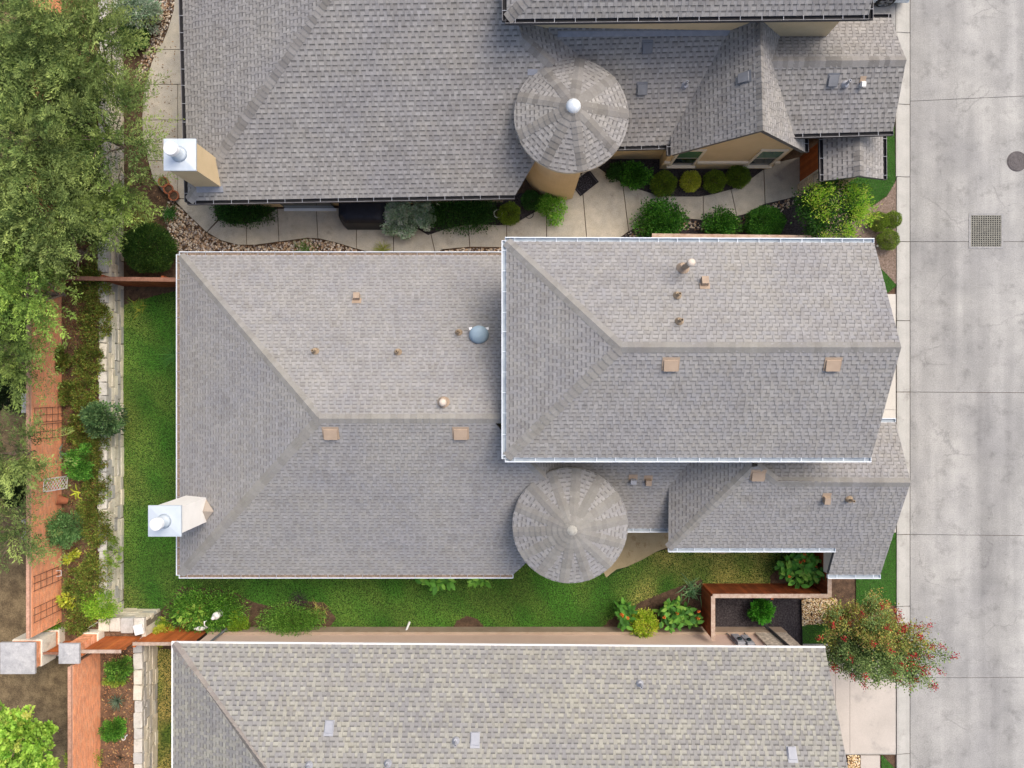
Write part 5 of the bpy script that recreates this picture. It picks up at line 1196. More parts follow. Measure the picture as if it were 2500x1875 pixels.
# crape myrtle: multi-stemmed, leaning, red panicles
def crape():
    rg = np.random.default_rng(77); z0 = 0.0; bs = U(2012,1512,0); t = thing('flowering_tree', bs, 'slender tree with red blossom clusters at the curb beside the gravel patch', 'tree')
    b = MB(); P = []; D = []; C = []; tips = []
    gold = [S(142,148,70), S(154,148,74), S(120,138,64), S(156,128,76)]; grn = [S(110,132,74), S(94,118,66), S(128,146,84)]
    mains = [(-2.6,1.5,2.6),(2.4,1.35,2.4),(1.7,1.55,2.6),(1.2,1.9,2.9),(0.75,1.7,3.1),(0.3,1.9,3.3),(0.0,2.5,3.3),(-0.15,2.9,3.4),(-0.5,2.5,3.5),(-0.65,2.7,3.0),(-0.9,2.1,3.4),(-1.25,1.8,3.0),(-1.6,1.6,2.7),(-2.05,1.4,2.5),(0.5,0.8,4.2),(-0.6,1.0,4.3),(2.0,0.6,3.7),(-1.8,0.8,3.7),(0.2,0.5,3.3),(-1.0,0.6,3.1),(1.2,0.7,3.2),(-0.2,1.2,3.6),(-2.6,0.8,2.9),(0.9,1.1,3.6),(-0.4,1.6,3.2),(2.9,0.9,2.7)]
    for j, (a, R_, zt) in enumerate(mains):
        e0 = Vector((bs.x+0.12+math.cos(a)*R_*0.74, bs.y+0.18+math.sin(a)*R_*0.74, zt*0.95)); m0 = Vector((bs.x+(e0.x-bs.x)*0.35, bs.y+(e0.y-bs.y)*0.35, zt*0.6))
        b.tube([Vector((bs.x+rg.normal()*0.06,bs.y+rg.normal()*0.06,0)), m0, e0], [0.022,0.014,0.004], 5)
        for q in range(7):
            f0 = rg.uniform(0.25,1.0); st = m0+(e0-m0)*f0; dv = (e0-m0).normalized()*rg.uniform(0.25,0.6)+Vector((rg.normal()*0.27,rg.normal()*0.27,rg.normal()*0.16)); e = st+dv
            b.tube([st, st+dv*0.55+Vector((0,0,0.04)), e], [0.007,0.005,0.002], 4)
            nl = 230; f = rg.uniform(0.0,1.0,nl); qq = np.array(st)[None]+np.array(dv)[None]*f[:,None]+rg.normal(0,0.125,(nl,3)); P.append(qq); D.append(rdirs(rg,nl,0.3))
            cl = gold if (e.y > bs.y+0.1 and rg.random() < 0.6) else grn; C.append(pickc(rg,cl,nl,0.25)*rg.uniform(0.75,1.2)); tips.append((e, dv.normalized()))
    P = np.concatenate(P); D = np.concatenate(D); C = np.concatenate(C); n = len(P)
    trunk = b.build('trunk', M_bark, t); L = rg.uniform(0.05,0.10,n)
    link('crown', leaf_mesh('crown', P, D, rdirs(rg,n,0.9), L, L*0.5, C), t)
    red = [S(150,22,36), S(168,30,46), S(126,16,30), S(176,60,60)]
    for i, (e, d) in enumerate(tips):
        if (e.x < bs.x+0.9 and i % 4) or (e.x < bs.x+1.4 and i % 2): continue
        q = 42; f = rg.uniform(0,0.22,q); p = np.array(e)[None]+np.array(d)[None]*f[:,None]+rg.normal(0,0.05,(q,3))
        link('blossom', leaf_mesh('blossom', p, rdirs(rg,q,0.2), rdirs(rg,q,0.5), rg.uniform(0.04,0.07,q), rg.uniform(0.03,0.05,q), pickc(rg,red,q,0.25)), t)
crape()
# bright small tree by the walkway
def clump_tree():
    rg = np.random.default_rng(31); zc = 1.9; c = np.array(U(2030,522,zc)); r = 84*(HCAM-zc)/FPX
    t = thing('small_tree', Vector((c[0],c[1],0)), 'small tree, lit and shaded leaves painted lime and dark, between the walkway and the clipped balls', 'tree')
    b = MB(); b.tube([(c[0],c[1],0),(c[0]+0.05,c[1],0.9),(c[0],c[1],1.6)],[0.07,0.06,0.03],7); tr = b.build('trunk', M_bark, t)
    nc = 95; d = rdirs(rg,nc,0.4); cc = c + d*np.array([r,r,0.95])*(rg.uniform(0.4,1.0,nc)**0.5)[:,None]; b = MB()
    for q in cc[:40]: b.tube([(c[0],c[1],1.1),(c[0]+(q[0]-c[0])*0.5,c[1]+(q[1]-c[1])*0.5,1.5),tuple(q)],[0.025,0.015,0.006],4)
    b.build('limb', M_bark, tr)
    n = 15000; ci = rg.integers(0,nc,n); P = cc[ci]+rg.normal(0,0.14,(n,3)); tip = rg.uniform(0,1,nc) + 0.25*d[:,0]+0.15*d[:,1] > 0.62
    C = np.where(tip[ci][:,None], pickc(rg,G_LIME,n,0.2), pickc(rg,[S(40,82,26),S(32,66,22),S(56,98,32)],n,0.2))  # lit top right and shaded inside put into the leaf colours
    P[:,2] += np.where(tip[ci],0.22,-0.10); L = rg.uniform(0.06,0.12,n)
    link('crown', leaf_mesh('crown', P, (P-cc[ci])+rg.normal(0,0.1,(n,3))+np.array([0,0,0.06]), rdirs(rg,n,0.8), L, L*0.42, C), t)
clump_tree()
# ------------------------------------------------------------------ shrubs and bedding
BX = 'clipped shrubs under the gable windows'
shrub('clipped_shrub', 'broad olive clipped shrub at the window end nearest the turret', 1620, 449, 31, 'ball', G_BOX, seed=1, group=BX)
shrub('clipped_shrub', 'yellowest small clipped shrub, second from the turret under the gable', 1686, 443, 25, 'ball', G_YEL, seed=2, group=BX)
shrub('clipped_shrub', 'green clipped shrub, third from the turret under the gable', 1745, 443, 27, 'ball', G_BOX, seed=3, group=BX)
shrub('clipped_shrub', 'dark clipped shrub nearest the gate end of the gable bed', 1803, 431, 28, 'ball', [S(84,112,34),S(66,94,28),S(104,128,40)], seed=4, group=BX)
shrub('leafy_shrub', 'loose leafy shrub in the corner bed beside the doormat', 1552, 430, 32, 'loose', G_MID, seed=5, leaf=0.07)
shrub('leafy_shrub', 'small dark leafy shrub tight against the turret corner bed', 1506, 420, 22, 'loose', G_DARK, seed=6, leaf=0.06)
WB = 'leafy shrubs below the walkway'
shrub('leafy_shrub', 'largest leafy green shrub below the walkway bend', 1612, 540, 56, 'loose', G_MID, h=1.1, ry=42, seed=7, leaf=0.07, n=5200, group=WB)
shrub('leafy_shrub', 'middle leafy green shrub below the walkway above the pale fence', 1759, 550, 40, 'loose', G_MID, h=0.9, ry=34, seed=8, leaf=0.065, n=3600, group=WB)
shrub('leafy_shrub', 'leafy green shrub just left of the bright lime tree', 1867, 545, 47, 'ball', G_MID, h=1.0, ry=40, seed=9, leaf=0.06, n=4600, group=WB)
CB = 'clipped balls by the curb'
shrub('clipped_ball', 'clipped green ball touching the bright lime tree', 2144, 541, 24, 'ball', G_BOX, seed=10, leaf=0.03, n=3000, group=CB)
shrub('clipped_ball', 'small clipped ball nearest the curb', 2180, 536, 20, 'ball', G_BOX, seed=11, leaf=0.03, n=2400, group=CB)
shrub('clipped_ball', 'biggest clipped ball beside the upper gable corner', 2168, 585, 26, 'ball', G_BOX, seed=12, leaf=0.03, n=3200, group=CB)
shrub('clipped_shrub', 'clipped green shrub beside the white ring pot on the walkway', 1243, 522, 27, 'ball', G_BOX, seed=13)
shrub('clipped_shrub', 'shaded clipped shrub at the foot of the turret near the eave', 1296, 489, 24, 'ball', G_DARK, seed=14)
shrub('leafy_shrub', 'light green leafy shrub spilling onto the walkway at the turret foot', 1347, 508, 29, 'loose', [S(104,156,52),S(82,134,42),S(130,176,70)], ry=36, seed=15, leaf=0.06)
shrub('blue_juniper', 'silvery blue-green bush beside the covered grill', 972, 532, 42, 'clump', G_BLUE, h=1.2, ry=46, seed=16, leaf=0.075, n=6500)
shrub('blue_juniper', 'second silvery bush touching the dark ground cover', 1032, 528, 26, 'clump', G_BLUE, h=0.9, ry=46, seed=17, leaf=0.075, n=3600)
shrub('ground_cover', 'dark green spreading ground cover between the juniper and the ring pot', 1125, 520, 88, 'clump', G_DARK, h=0.45, ry=36, seed=18, leaf=0.07, n=7000, cat='ground cover')
shrub('ground_cover', 'dark low ground cover under the eave left of the sliding door', 597, 516, 72, 'clump', G_DARK, h=0.4, ry=27, seed=19, leaf=0.07, n=5000, cat='ground cover')
shrub('round_bush', 'big dark round bush above the brown fence', 365, 606, 62, 'ball', [S(40,70,26),S(54,86,32),S(76,104,40)], h=1.6, ry=60, seed=20, leaf=0.06, n=7500)
shrub('silver_bush', 'silvery grey-green bush at the top beside the stone wall', 338, 26, 46, 'clump', [S(150,172,144),S(120,146,118),S(172,190,166)], h=1.4, seed=21, leaf=0.09, n=4500)
shrub('leafy_shrub', 'dark shrub below the silvery bush at the top of the path', 330, 88, 32, 'clump', G_DARK, h=0.8, seed=22, leaf=0.07)
shrub('leafy_shrub', 'green shrub in the dark mulch inside the corner fence', 1858, 1492, 29, 'clump', [S(62,132,34),S(48,108,28),S(86,156,46)], h=0.8, seed=23, leaf=0.07, n=3600)
strap('ornamental_grass', 'yellowish ornamental grass tuft at the gutter above the lower roof', 935, 612, 110, 0.5, [S(150,152,70),S(120,132,54)], 1, width=0.012)
strap('ornamental_grass', 'low green tuft in the river stones beside the lower roof', 742, 610, 90, 0.35, [S(70,110,44),S(90,130,50)], 2, width=0.014, spread=0.2)
strap('ornamental_grass', 'tan grass tuft above the dark round bush', 350, 545, 150, 0.7, [S(146,140,72),S(120,122,58)], 3, width=0.014, spread=0.14)
strap('ornamental_grass', 'dark leafy tuft among the stones below the clay pots', 412, 520, 110, 0.4, [S(52,92,40),S(66,110,48)], 4, width=0.02, spread=0.1)
# southern flower beds
shrub('bedding_bush', 'wide dark green bush around the white garden statue', 505, 1487, 88, 'clump', [S(84,132,46),S(62,106,36),S(112,156,60)], h=0.8, ry=44, seed=30, leaf=0.08, n=8000)
shrub('bedding_bush', 'yellow-green bush at the pink wall right of the statue', 580, 1520, 26, 'clump', [S(140,166,52),S(110,146,44)], h=0.6, seed=31, leaf=0.06)
shrub('bedding_bush', 'mounded leafy bush against the pink wall with dry stalks behind', 712, 1515, 74, 'clump', [S(92,136,52),S(70,114,42),S(120,160,66)], h=0.75, ry=34, seed=32, leaf=0.06, n=7000)
strap('dry_stalks', 'dry straw-coloured stalks behind the mounded bush', 778, 1488, 26, 0.6, [S(176,164,96),S(150,140,80)], 5, width=0.02, spread=0.14)
strap('purple_grass', 'dark purple tuft behind the mounded bush', 730, 1474, 120, 0.4, [S(62,44,60),S(80,62,70),S(48,36,44)], 6, width=0.014, spread=0.16)
bigleaf('broad_leaf_plant', 'yellowing broad-leaved plant left of the white statue', 470, 1500, 46, 0.9, 34, (0.22,0.40), [S(140,176,70),S(110,150,52),S(160,190,84),S(120,120,50)], 1, ry=30)
shrub('bedding_bush', 'lime yellow bush in front of the orange fence', 400, 1548, 24, 'clump', G_YEL, h=1.0, seed=33, leaf=0.06, n=2200)
shrub('bedding_bush', 'small lime bush beside the limestone end post', 392, 1518, 15, 'clump', G_LIME, h=0.5, seed=34, leaf=0.05)
bigleaf('canna_plant', 'canna leaves poking out under the eave of the middle house', 1065, 1409, 62, 1.3, 34, (0.32,0.48), [S(92,146,52),S(72,122,44),S(120,166,64)], 2, ry=24, tilt=(-0.1,0.5))
bigleaf('canna_plant', 'second canna clump under the eave near the turret', 1172, 1410, 26, 1.2, 16, (0.30,0.46), [S(104,154,52),S(84,134,46),S(130,176,70)], 3, ry=24, tilt=(-0.1,0.5))
bigleaf('canna_plant', 'big-leaved canna with orange flowers nearest the corner fence', 1655, 1503, 62, 1.1, 84, (0.26,0.44), [S(74,124,44),S(58,104,38),S(98,148,58),S(112,150,60)], 4, ry=44, flowers=5)
bigleaf('canna_plant', 'canna with orange flowers left of the lime bush', 1522, 1500, 32, 1.0, 34, (0.24,0.40), [S(70,120,42),S(56,100,36),S(94,144,54)], 5, ry=36, flowers=3)
shrub('bedding_bush', 'lime yellow-green bush between the canna clumps', 1570, 1528, 34, 'clump', [S(156,184,48),S(128,162,42),S(180,202,70)], h=1.1, ry=40, seed=35, leaf=0.06, n=4200)
strap('spiky_plant', 'spiky blue-green plant against the side fence', 1687, 1442, 46, 0.6, [S(96,132,92),S(72,110,66),S(120,150,100)], 7, width=0.035, spread=0.16)
bigleaf('canna_plant', 'large canna patch filling the corner under the garage eave', 1955, 1388, 60, 1.2, 96, (0.28,0.50), [S(72,126,42),S(56,104,36),S(96,150,54),S(112,152,60)], 6, ry=52, flowers=6)
strap('spiky_plant', 'thin weedy plant in the dark bed below the brown fence', 338, 745, 40, 0.4, [S(120,150,60),S(96,130,50),S(150,150,60)], 8, width=0.03, spread=0.12)
strap('ornamental_grass', 'long green grass clump by the wall beside the left lawn', 428, 868, 90, 0.8, [S(58,108,46),S(78,126,54)], 9, width=0.016, spread=0.1)
# terrace planting
T1 = [S(84,118,54),S(66,100,44),S(110,140,64)]
shrub('conifer_shrub', 'dark feathery shrub leaning over the stone wall halfway down the lawn', 255, 1020, 42, 'clump', [S(72,100,62),S(56,84,50),S(96,122,76)], h=1.2, z0=ZT, seed=40, leaf=0.09, n=4200)
shrub('terrace_bush', 'leafy green bush between the blue agave and the stone wall', 198, 1128, 36, 'clump', [S(86,140,54),S(66,118,44),S(110,160,64)], h=0.9, z0=ZT, ry=42, seed=41, leaf=0.07, n=3600)
shrub('terrace_bush', 'grey-green round bush hiding the brick wall above the iron trellis', 148, 1288, 48, 'clump', [S(100,140,84),S(78,118,66),S(126,160,98)], h=1.0, z0=ZT, ry=42, seed=42, leaf=0.07, n=4600)
shrub('terrace_bush', 'small dark bush on the brick wall beside the white trellis', 92, 1183, 22, 'clump', G_DARK, h=1.5, z0=ZT, seed=43, leaf=0.06, n=2200)
shrub('terrace_bush', 'yellow-leaved bush next to the brick wall near the lower trellis', 168, 1465, 20, 'clump', G_YEL, h=0.6, z0=ZT, seed=44, leaf=0.11, n=420)
shrub('terrace_bush', 'yellow-leaved tuft below the grey-green bush', 176, 1360, 15, 'clump', G_YEL, h=0.5, z0=ZT, seed=45, leaf=0.10, n=260)
shrub('terrace_bush', 'lime green spreading weed patch at the stone wall corner', 248, 1478, 42, 'clump', [S(130,172,50),S(104,150,44),S(150,186,64)], h=0.5, z0=ZT, ry=34, seed=46, leaf=0.06, n=3200)
shrub('terrace_bush', 'green weed strip along the brick wall foot by the big pillar', 110, 1530, 34, 'clump', [S(120,156,52),S(94,134,44)], h=0.4, z0=ZT, ry=14, seed=47, leaf=0.06, n=1500)
shrub('terrace_bush', 'thin climbing vine spilling over the stone wall near its lower end', 277, 1350, 20, 'clump', [S(134,160,62),S(108,138,50)], h=0.5, z0=ZT, ry=44, seed=48, leaf=0.05, n=1200)
shrub('terrace_bush', 'green bush in the brown soil next to the orange fence', 288, 1632, 30, 'clump', [S(108,146,58),S(82,122,46),S(60,100,38)], h=0.6, z0=ZT, ry=32, seed=49, leaf=0.07, n=2200)
shrub('terrace_bush', 'scattered yellow-green plant above the grey agave', 280, 1660, 26, 'clump', [S(140,156,60),S(112,138,50)], h=0.4, z0=ZT, ry=10, seed=50, leaf=0.07, n=700)
shrub('terrace_bush', 'dense green round bush below the grey agave', 280, 1778, 28, 'clump', [S(72,124,40),S(56,104,34),S(98,146,52)], h=0.7, z0=ZT, seed=51, leaf=0.06, n=3000)
shrub('terrace_bush', 'yellowish grass mound at the bottom of the lower brick wall', 205, 1850, 40, 'clump', [S(150,166,60),S(122,146,52)], h=0.5, z0=ZT, ry=24, seed=52, leaf=0.07, n=1600)
for k, (px, py, r, lab) in enumerate(((235,790,40,'weedy green patch beside the stone wall below the brown fence'),(215,880,36,'weedy green patch by the brick wall opposite the left lawn'),(190,1050,28,'sparse weeds left of the dark feathery shrub'),(235,1290,36,'olive weed patch between the grey-green bush and the stone wall'),
                                     (230,1400,38,'olive weed patch above the lime weeds'),(215,690,36,'weeds at the end of the brown fence'),(170,960,26,'trailing weeds along the brick wall by the grey cap block'),
                                     (205,960,34,'low weeds between the brick wall and the dark feathery shrub'),(232,1190,34,'weeds right of the leafy green bush by the stone wall'),(215,1240,30,'weeds beside the small yellow strap-leaved plant'),(190,1425,30,'weeds by the brick wall between the two lower trellises'),
                                     (150,880,24,'vine trailing down the brick wall below the yellow-green tree'),(235,1100,30,'weeds spilling onto the stone wall opposite the blue agave'),(200,1510,34,'weedy corner just above the white sticks'),(245,730,30,'weeds against the stone wall just below the brown fence'))):
    shrub('weed_patch', lab, px, py, r, 'clump', [S(104,124,52),S(80,104,42),S(134,146,64),S(120,100,54)], h=0.4, z0=ZT, ry=r*1.4, seed=60+k, leaf=0.07, n=2600, cat='weeds', group='weed patches on the terrace')
for k, (px, py, r, lab) in enumerate(((120,120,70,'added dark foliage for shade under the top left trees'),(190,250,60,'added dark foliage for shade under the leaning trees by the wall top'),(60,210,60,'added dark foliage for shade at the left edge near the top'),(130,400,70,'added dark foliage for shade below the large left-edge tree'),(50,470,60,'added dark foliage for shade at the left edge above the fence level'),
        (205,470,46,'added dark foliage for shade between the feathery trees and the stone wall'),(40,640,55,'added dark foliage for shade at the left edge beside the fence end'),(40,780,50,'added dark foliage for shade behind the brick wall under the yellow-green tree'),(30,960,40,'added dark foliage for shade at the left edge by the upper grey cap block'),(35,1190,38,'added dark foliage for shade at the left edge opposite the white trellis'))):
    shrub('shade_foliage', lab, px, py, r, 'clump', [S(42,58,32),S(32,46,26),S(54,70,40)], h=1.4, z0=ZT, ry=r*1.2, seed=90+k, leaf=0.10, n=3200, group='added dark shade foliage on the terrace')  # dark leaf colour added to put deep shade into the gaps between tree sprays
rosette('agave', 'pale blue-green agave against the brick wall', 140, 1108, 16, 0.5, S(150,176,160), 1, ZT)
rosette('agave', 'grey-green spiky agave in the brown soil of the lower terrace', 286, 1712, 38, 0.42, S(122,146,122), 2, ZT, width=0.13, up=(0.1,1.2))
rosette('agave', 'tiny dark star-shaped plant at the bottom of the lower terrace', 292, 1850, 9, 0.2, S(54,66,50), 3, ZT, width=0.16)
strap('yellow_plant', 'small yellow strap-leaved plant beside the tipped clay pot', 184, 1205, 9, 0.34, [S(190,200,70),S(160,180,60)], 10, z0=ZT, width=0.05, up=0.4)
rg_ = np.random.default_rng(5)      # fallen leaves and litter on the terrace
def litter(name, label, x0, x1, y0, y1, n, z, cols, seed):
    rg = np.random.default_rng(seed); P = np.stack([rg.uniform(x0,x1,n), rg.uniform(y0,y1,n), np.full(n,z)],1); D = rdirs(rg,n); D[:,2] *= 0.15; L = rg.uniform(0.04,0.10,n)
    link(name, leaf_mesh(name, P, D, np.tile(np.array([0,0,1.0]),(n,1))+rg.normal(0,0.2,(n,3)), L, L*0.5, pickc(rg,cols,n,0.3)), None, label, 'leaf litter', None, 'stuff')
litter('leaf_litter', 'brown leaf litter and seedlings on the terrace behind the long stone wall', -17.0, -15.7, -8.9, 15, 9000, ZT+0.012, [S(120,84,56),S(150,112,74),S(92,110,50),S(84,62,46),S(110,128,60)], 81)
litter('leaf_litter', 'tan leaf litter on the lower terrace below the orange fence', -15.5, -14.35, -16, -9.8, 900, ZT+0.012, [S(170,124,88),S(190,150,104),S(132,96,66)], 82)
litter('leaf_litter', 'dry leaves on the path edge beneath the overhanging trees', -15.0, -13.2, 6.5, 13.5, 420, 0.06, [S(120,92,66),S(140,112,80),S(96,76,56)], 83)

# ------------------------------------------------------------------ small garden things
def pot(label, px, py, r, h, z0, name='clay_pot', tiltv=None, m=None, group=None, soil=True):
    c = U(px,py,z0+h); t = thing(name, Vector((c.x,c.y,z0)), label, 'pot', group); ax = Vector(tiltv).normalized() if tiltv else None
    o = Vector((c.x,c.y,z0 + (r*0.8 if tiltv else 0)))
    b = MB(); b.lathe(o, [(r*0.62,0),(r*0.92,h*0.82),(r*1.06,h*0.82),(r*1.06,h),(r*0.88,h),(r*0.80,h*0.80),(0,h*0.78)], 22, axis=ax); b.build('pot_body', m or M_terra, t, smooth=False)
    if soil:
        q = Vector((0,0,1)).rotation_difference(ax).to_matrix() if ax else Matrix.Identity(3)
        b = MB(); b.lathe(o + q @ Vector((0,0,h*0.82)), [(r*0.80,0),(0,0.01)], 16, axis=ax); b.build('pot_soil', M_soil, t)
    return t
PG = 'row of clay pots at the path edge'
pot('top clay pot of the row by the tan chimney', 398, 444, 0.20, 0.30, 0.0, group=PG); pot('middle clay pot of the row by the tan chimney', 410, 461, 0.19, 0.28, 0.0, group=PG); pot('bottom clay pot of the row by the tan chimney', 423, 477, 0.20, 0.28, 0.0, group=PG)
pot('tipped terracotta pot lying beside the long brick wall', 158, 1226, 0.18, 0.34, ZT, tiltv=(-0.8,0.25,0.45))
pot('white ring-shaped pot in the mulch beside the clipped shrub', 1216, 521, 0.17, 0.22, 0.0, name='white_pot', m=M_white)
# covered grill
def grill():
    z = 1.15; A, B = U(824,543,z), U(938,486,z); x0, x1, y0, y1 = A.x, B.x, A.y, B.y
    t = thing('covered_grill', Vector(((x0+x1)/2,(y0+y1)/2,0.05)), 'barbecue grill under a dark navy cover beside the silvery bush', 'grill')
    def ring(ix, iy, cut, z): 
        a, b_, c, d = x0+ix, x1-ix, y0+iy, y1-iy
        return [Vector(p) for p in ((a+cut,c,z),(b_-cut*0.4,c,z),(b_,c+cut*0.4,z),(b_,d,z),(a,d,z),(a,c+cut,z))]
    R = [ring(-0.05,-0.04,0.18,0.06), ring(-0.02,-0.01,0.22,0.75), ring(0.0,0.0,0.26,1.0), ring(0.12,0.08,0.22,1.16), ring(0.34,0.18,0.16,1.24)]
    b = MB(); n = 6; pts = [p for r in R for p in r]; f = [(k*n+i, k*n+(i+1) % n, (k+1)*n+(i+1) % n, (k+1)*n+i) for k in range(4) for i in range(n)] + [tuple(4*n+i for i in range(n))]
    b.add(pts, f); me = b.mesh('grill_cover', M_cover); bevel_mesh(me, 0.03, 2); me.polygons.foreach_set('use_smooth', [True]*len(me.polygons)); link('grill_cover', me, t)
    c = U(868,525,1.19)
    b = MB(); b.box((c.x-0.09,c.y-0.035,1.185),(c.x+0.02,c.y+0.035,1.225)); b.box((c.x+0.045,c.y-0.03,1.185),(c.x+0.075,c.y+0.03,1.225)); b.build('cover_logo', M_ltmet, t)
grill()
# doormat with a round pattern
c = U(1428,447,0.06); t = thing('doormat', c, 'dark patterned doormat at the turret entrance', 'doormat'); a = math.radians(38)
ux = Vector((math.cos(a),math.sin(a),0)); uy = Vector((-math.sin(a),math.cos(a),0))
b = MB(); b.obox(c, ux*0.46, uy*0.30, Vector((0,0,0.008))); b.build('mat_base', M_mat, t)
b = MB()
for r in (0.06,0.12,0.18,0.25):
    n = 30
    for k in range(n):
        if k % 3 == 2: continue
        w0, w1 = 2*math.pi*k/n, 2*math.pi*(k+0.8)/n
        b.poly([c+Vector((0,0,0.012))+ux*(q*math.cos(w))+uy*(q*math.sin(w)) for q, w in ((r,w0),(r+0.02,w0),(r+0.02,w1),(r,w1))])
for sx2 in (-1,1):
    for k in range(9): b.obox(c+ux*(sx2*0.40)+uy*(-0.24+0.06*k)+Vector((0,0,0.011)), ux*0.018, uy*0.018, Vector((0,0,0.001)))
b.build('mat_pattern', M_matp, t, kind='stuff')
# hose loops
for px, py, r, lab in ((1292,523,0.16,'loop of black hose on the walkway below the shaded shrub'),(1352,490,0.22,'black hose curve at the turret foot')):
    c = U(px,py,0.07); b = MB(); b.tube([c+Vector((r*math.cos(w),r*math.sin(w),0)) for w in np.linspace(3.3,6.6,16)], 0.014, 6)
    b.build('garden_hose', M_hose, label=lab, cat='hose')
# path light
c = U(1067,505,0.1); t = thing('garden_stake', c, 'thin white garden stake under the eave by the ground cover', 'stake')
b = MB(); b.tube([c, c+Vector((0.05,0.02,0.45))], 0.012, 6); b.tube([c+Vector((0.05,0.02,0.4)), c+Vector((0.16,-0.06,0.5))], 0.01, 6); b.build('stake', M_white, t)
# downspout extension pipe lying against the pink wall
A = U(988,1548,0.5); B = U(1000,1519,0.06); b = MB(); b.tube([A,(A+B)/2,B], 0.045, 10); me = b.build('drain_pipe', M_pvc, label='white drain pipe sticking out from the pink wall onto the lawn', cat='pipe')
# statue on a pedestal
c = U(528,1503,0.9); c0 = Vector((c.x,c.y,0)); t = thing('garden_statue', c0, 'small white pedestal statue rising from the dark green bush', 'statue')
b = MB(); b.lathe(c0, [(0.20,0),(0.20,0.08),(0.11,0.14),(0.09,0.55),(0.15,0.62),(0.15,0.68),(0,0.68)], 18); b.build('pedestal', M_cap, t)
b = MB(); b.lathe(c0+Vector((0,0,0.68)), [(0.07,0),(0.11,0.08),(0.14,0.22),(0.13,0.30),(0.06,0.36),(0.05,0.42),(0.075,0.50),(0.05,0.58),(0,0.60)], 16); b.build('figure', M_white, t, smooth=True)
# white garden ornament (a slim wading bird) by the fence
c = U(478,1560,1.1); c0 = Vector((c.x,-9.40,0)); t = thing('bird_ornament', c0, 'white long-necked bird ornament in front of the lower orange fence', 'ornament')
b = MB(); b.tube([c0+Vector((0.0,0,0)), c0+Vector((0.0,0.0,0.6))], 0.012, 6); b.tube([c0+Vector((0.08,0,0)), c0+Vector((0.06,0.0,0.6))], 0.012, 6); b.build('leg', M_white, t)
b = MB(); b.tube([c0+Vector((-0.28,0.0,0.72)), c0+Vector((-0.1,0.0,0.70)), c0+Vector((0.08,0.01,0.68)), c0+Vector((0.2,0.03,0.72))], [0.01,0.08,0.09,0.03], 8); b.build('body', M_white, t, smooth=True)
b = MB(); b.tube([c0+Vector((0.18,0.02,0.72)), c0+Vector((0.32,0.08,0.8)), c0+Vector((0.26,0.22,0.95)), c0+Vector((0.28,0.36,1.0)), c0+Vector((0.36,0.40,0.97))], [0.03,0.022,0.02,0.03,0.004], 7); b.build('neck', M_white, t, smooth=True)
# white slab box by the return wall
c = U(340,1536,1.25); t = thing('white_block', Vector((c.x,c.y,1.2)), 'white block tilted against the low return wall', 'block')
b = MB(); ax = Vector((0.97,0.22,0)); ay = Vector((-0.22,0.97,0)); b.obox(Vector((c.x,c.y,1.27)), ax*0.17, ay*0.19, Vector((0,0,0.07))); me = b.mesh('block', M_white); link('block', bevel_mesh(me,0.015), t)
# white sticks on the ground by the pillars
for k, (p, q, lab) in enumerate((((183,1545),(201,1529),'short white stick lying between the two pillars'),((214,1534),(238,1519),'longer white stick lying beside the weeds above the pillars'))):
    b = MB(); b.tube([U(*p,ZT+0.05), U(*q,ZT+0.06)], 0.022, 7); b.build('white_stick', M_white, label=lab, cat='stick')
for px, py, r, lab in ((333,1726,0.06,'small white stone by the lower stone wall'),(2142,600,0.05,'small pale stone at the foot of the biggest clipped ball')):
    z = ZT if px < 1000 else 0.02
    import bmesh
    bm = bmesh.new(); bmesh.ops.create_icosphere(bm, subdivisions=2, radius=r); rr_ = random.Random(px)
    for v in bm.verts: v.co *= rr_.uniform(0.85,1.15); v.co.z *= 0.7
    me = bpy.data.meshes.new('white_stone'); bm.to_mesh(me); bm.free(); me.materials.append(M_white); o = link('white_stone', me, None, lab, 'stone'); o.location = U(px,py,z+r*0.5)
c = U(301,1802,ZT+0.03); t = thing('white_ring', c, 'white ring with a short handle lying by the dense green bush', 'ring')
b = MB(); b.tube([c+Vector((0.075*math.cos(w),0.075*math.sin(w),0)) for w in np.linspace(0,6.283,18)], 0.018, 6); b.build('ring', M_white, t)
b = MB(); b.tube([c+Vector((0.07,0.05,0)), c+Vector((0.15,0.12,0.01))], [0.014,0.028], 6); b.build('handle', M_white, t)
# white lattice trellis leaning on the brick wall
t = thing('lattice_trellis', U(136,1176,ZT), 'white lattice trellis leaning on the brick wall beside the small dark bush', 'trellis')
O = U(165,1162,ZT+0.02); Xv = U(163,1192,ZT+0.02)-O; Yv = U(108,1170,ZT+1.2)-O
def lat(u0,v0,u1,v1,w=0.014):
    b = MB(); b.tube([O+Xv*u0+Yv*v0, O+Xv*u1+Yv*v1], w, 4); b.build('lattice_bar', M_white, t)
for s in ((0,0,1,0),(0,1,1,1),(0,0,0,1),(1,0,1,1)): lat(*s, w=0.018)
for k in range(-3,10):
    for sg in (1,-1):
        v0 = k*0.125; u0, v_0, u1, v1 = (0, v0, 1, v0+0.36) if sg > 0 else (1, v0, 0, v0+0.36)
        if v1 <= 0.02 or v_0 >= 0.98: continue
        if v_0 < 0: u0 = u0+(u1-u0)*(-v_0/(v1-v_0)); v_0 = 0
        if v1 > 1: u1 = u0+(u1-u0)*((1-v_0)/(v1-v_0)); v1 = 1
        lat(u0, v_0, u1, v1, 0.010)
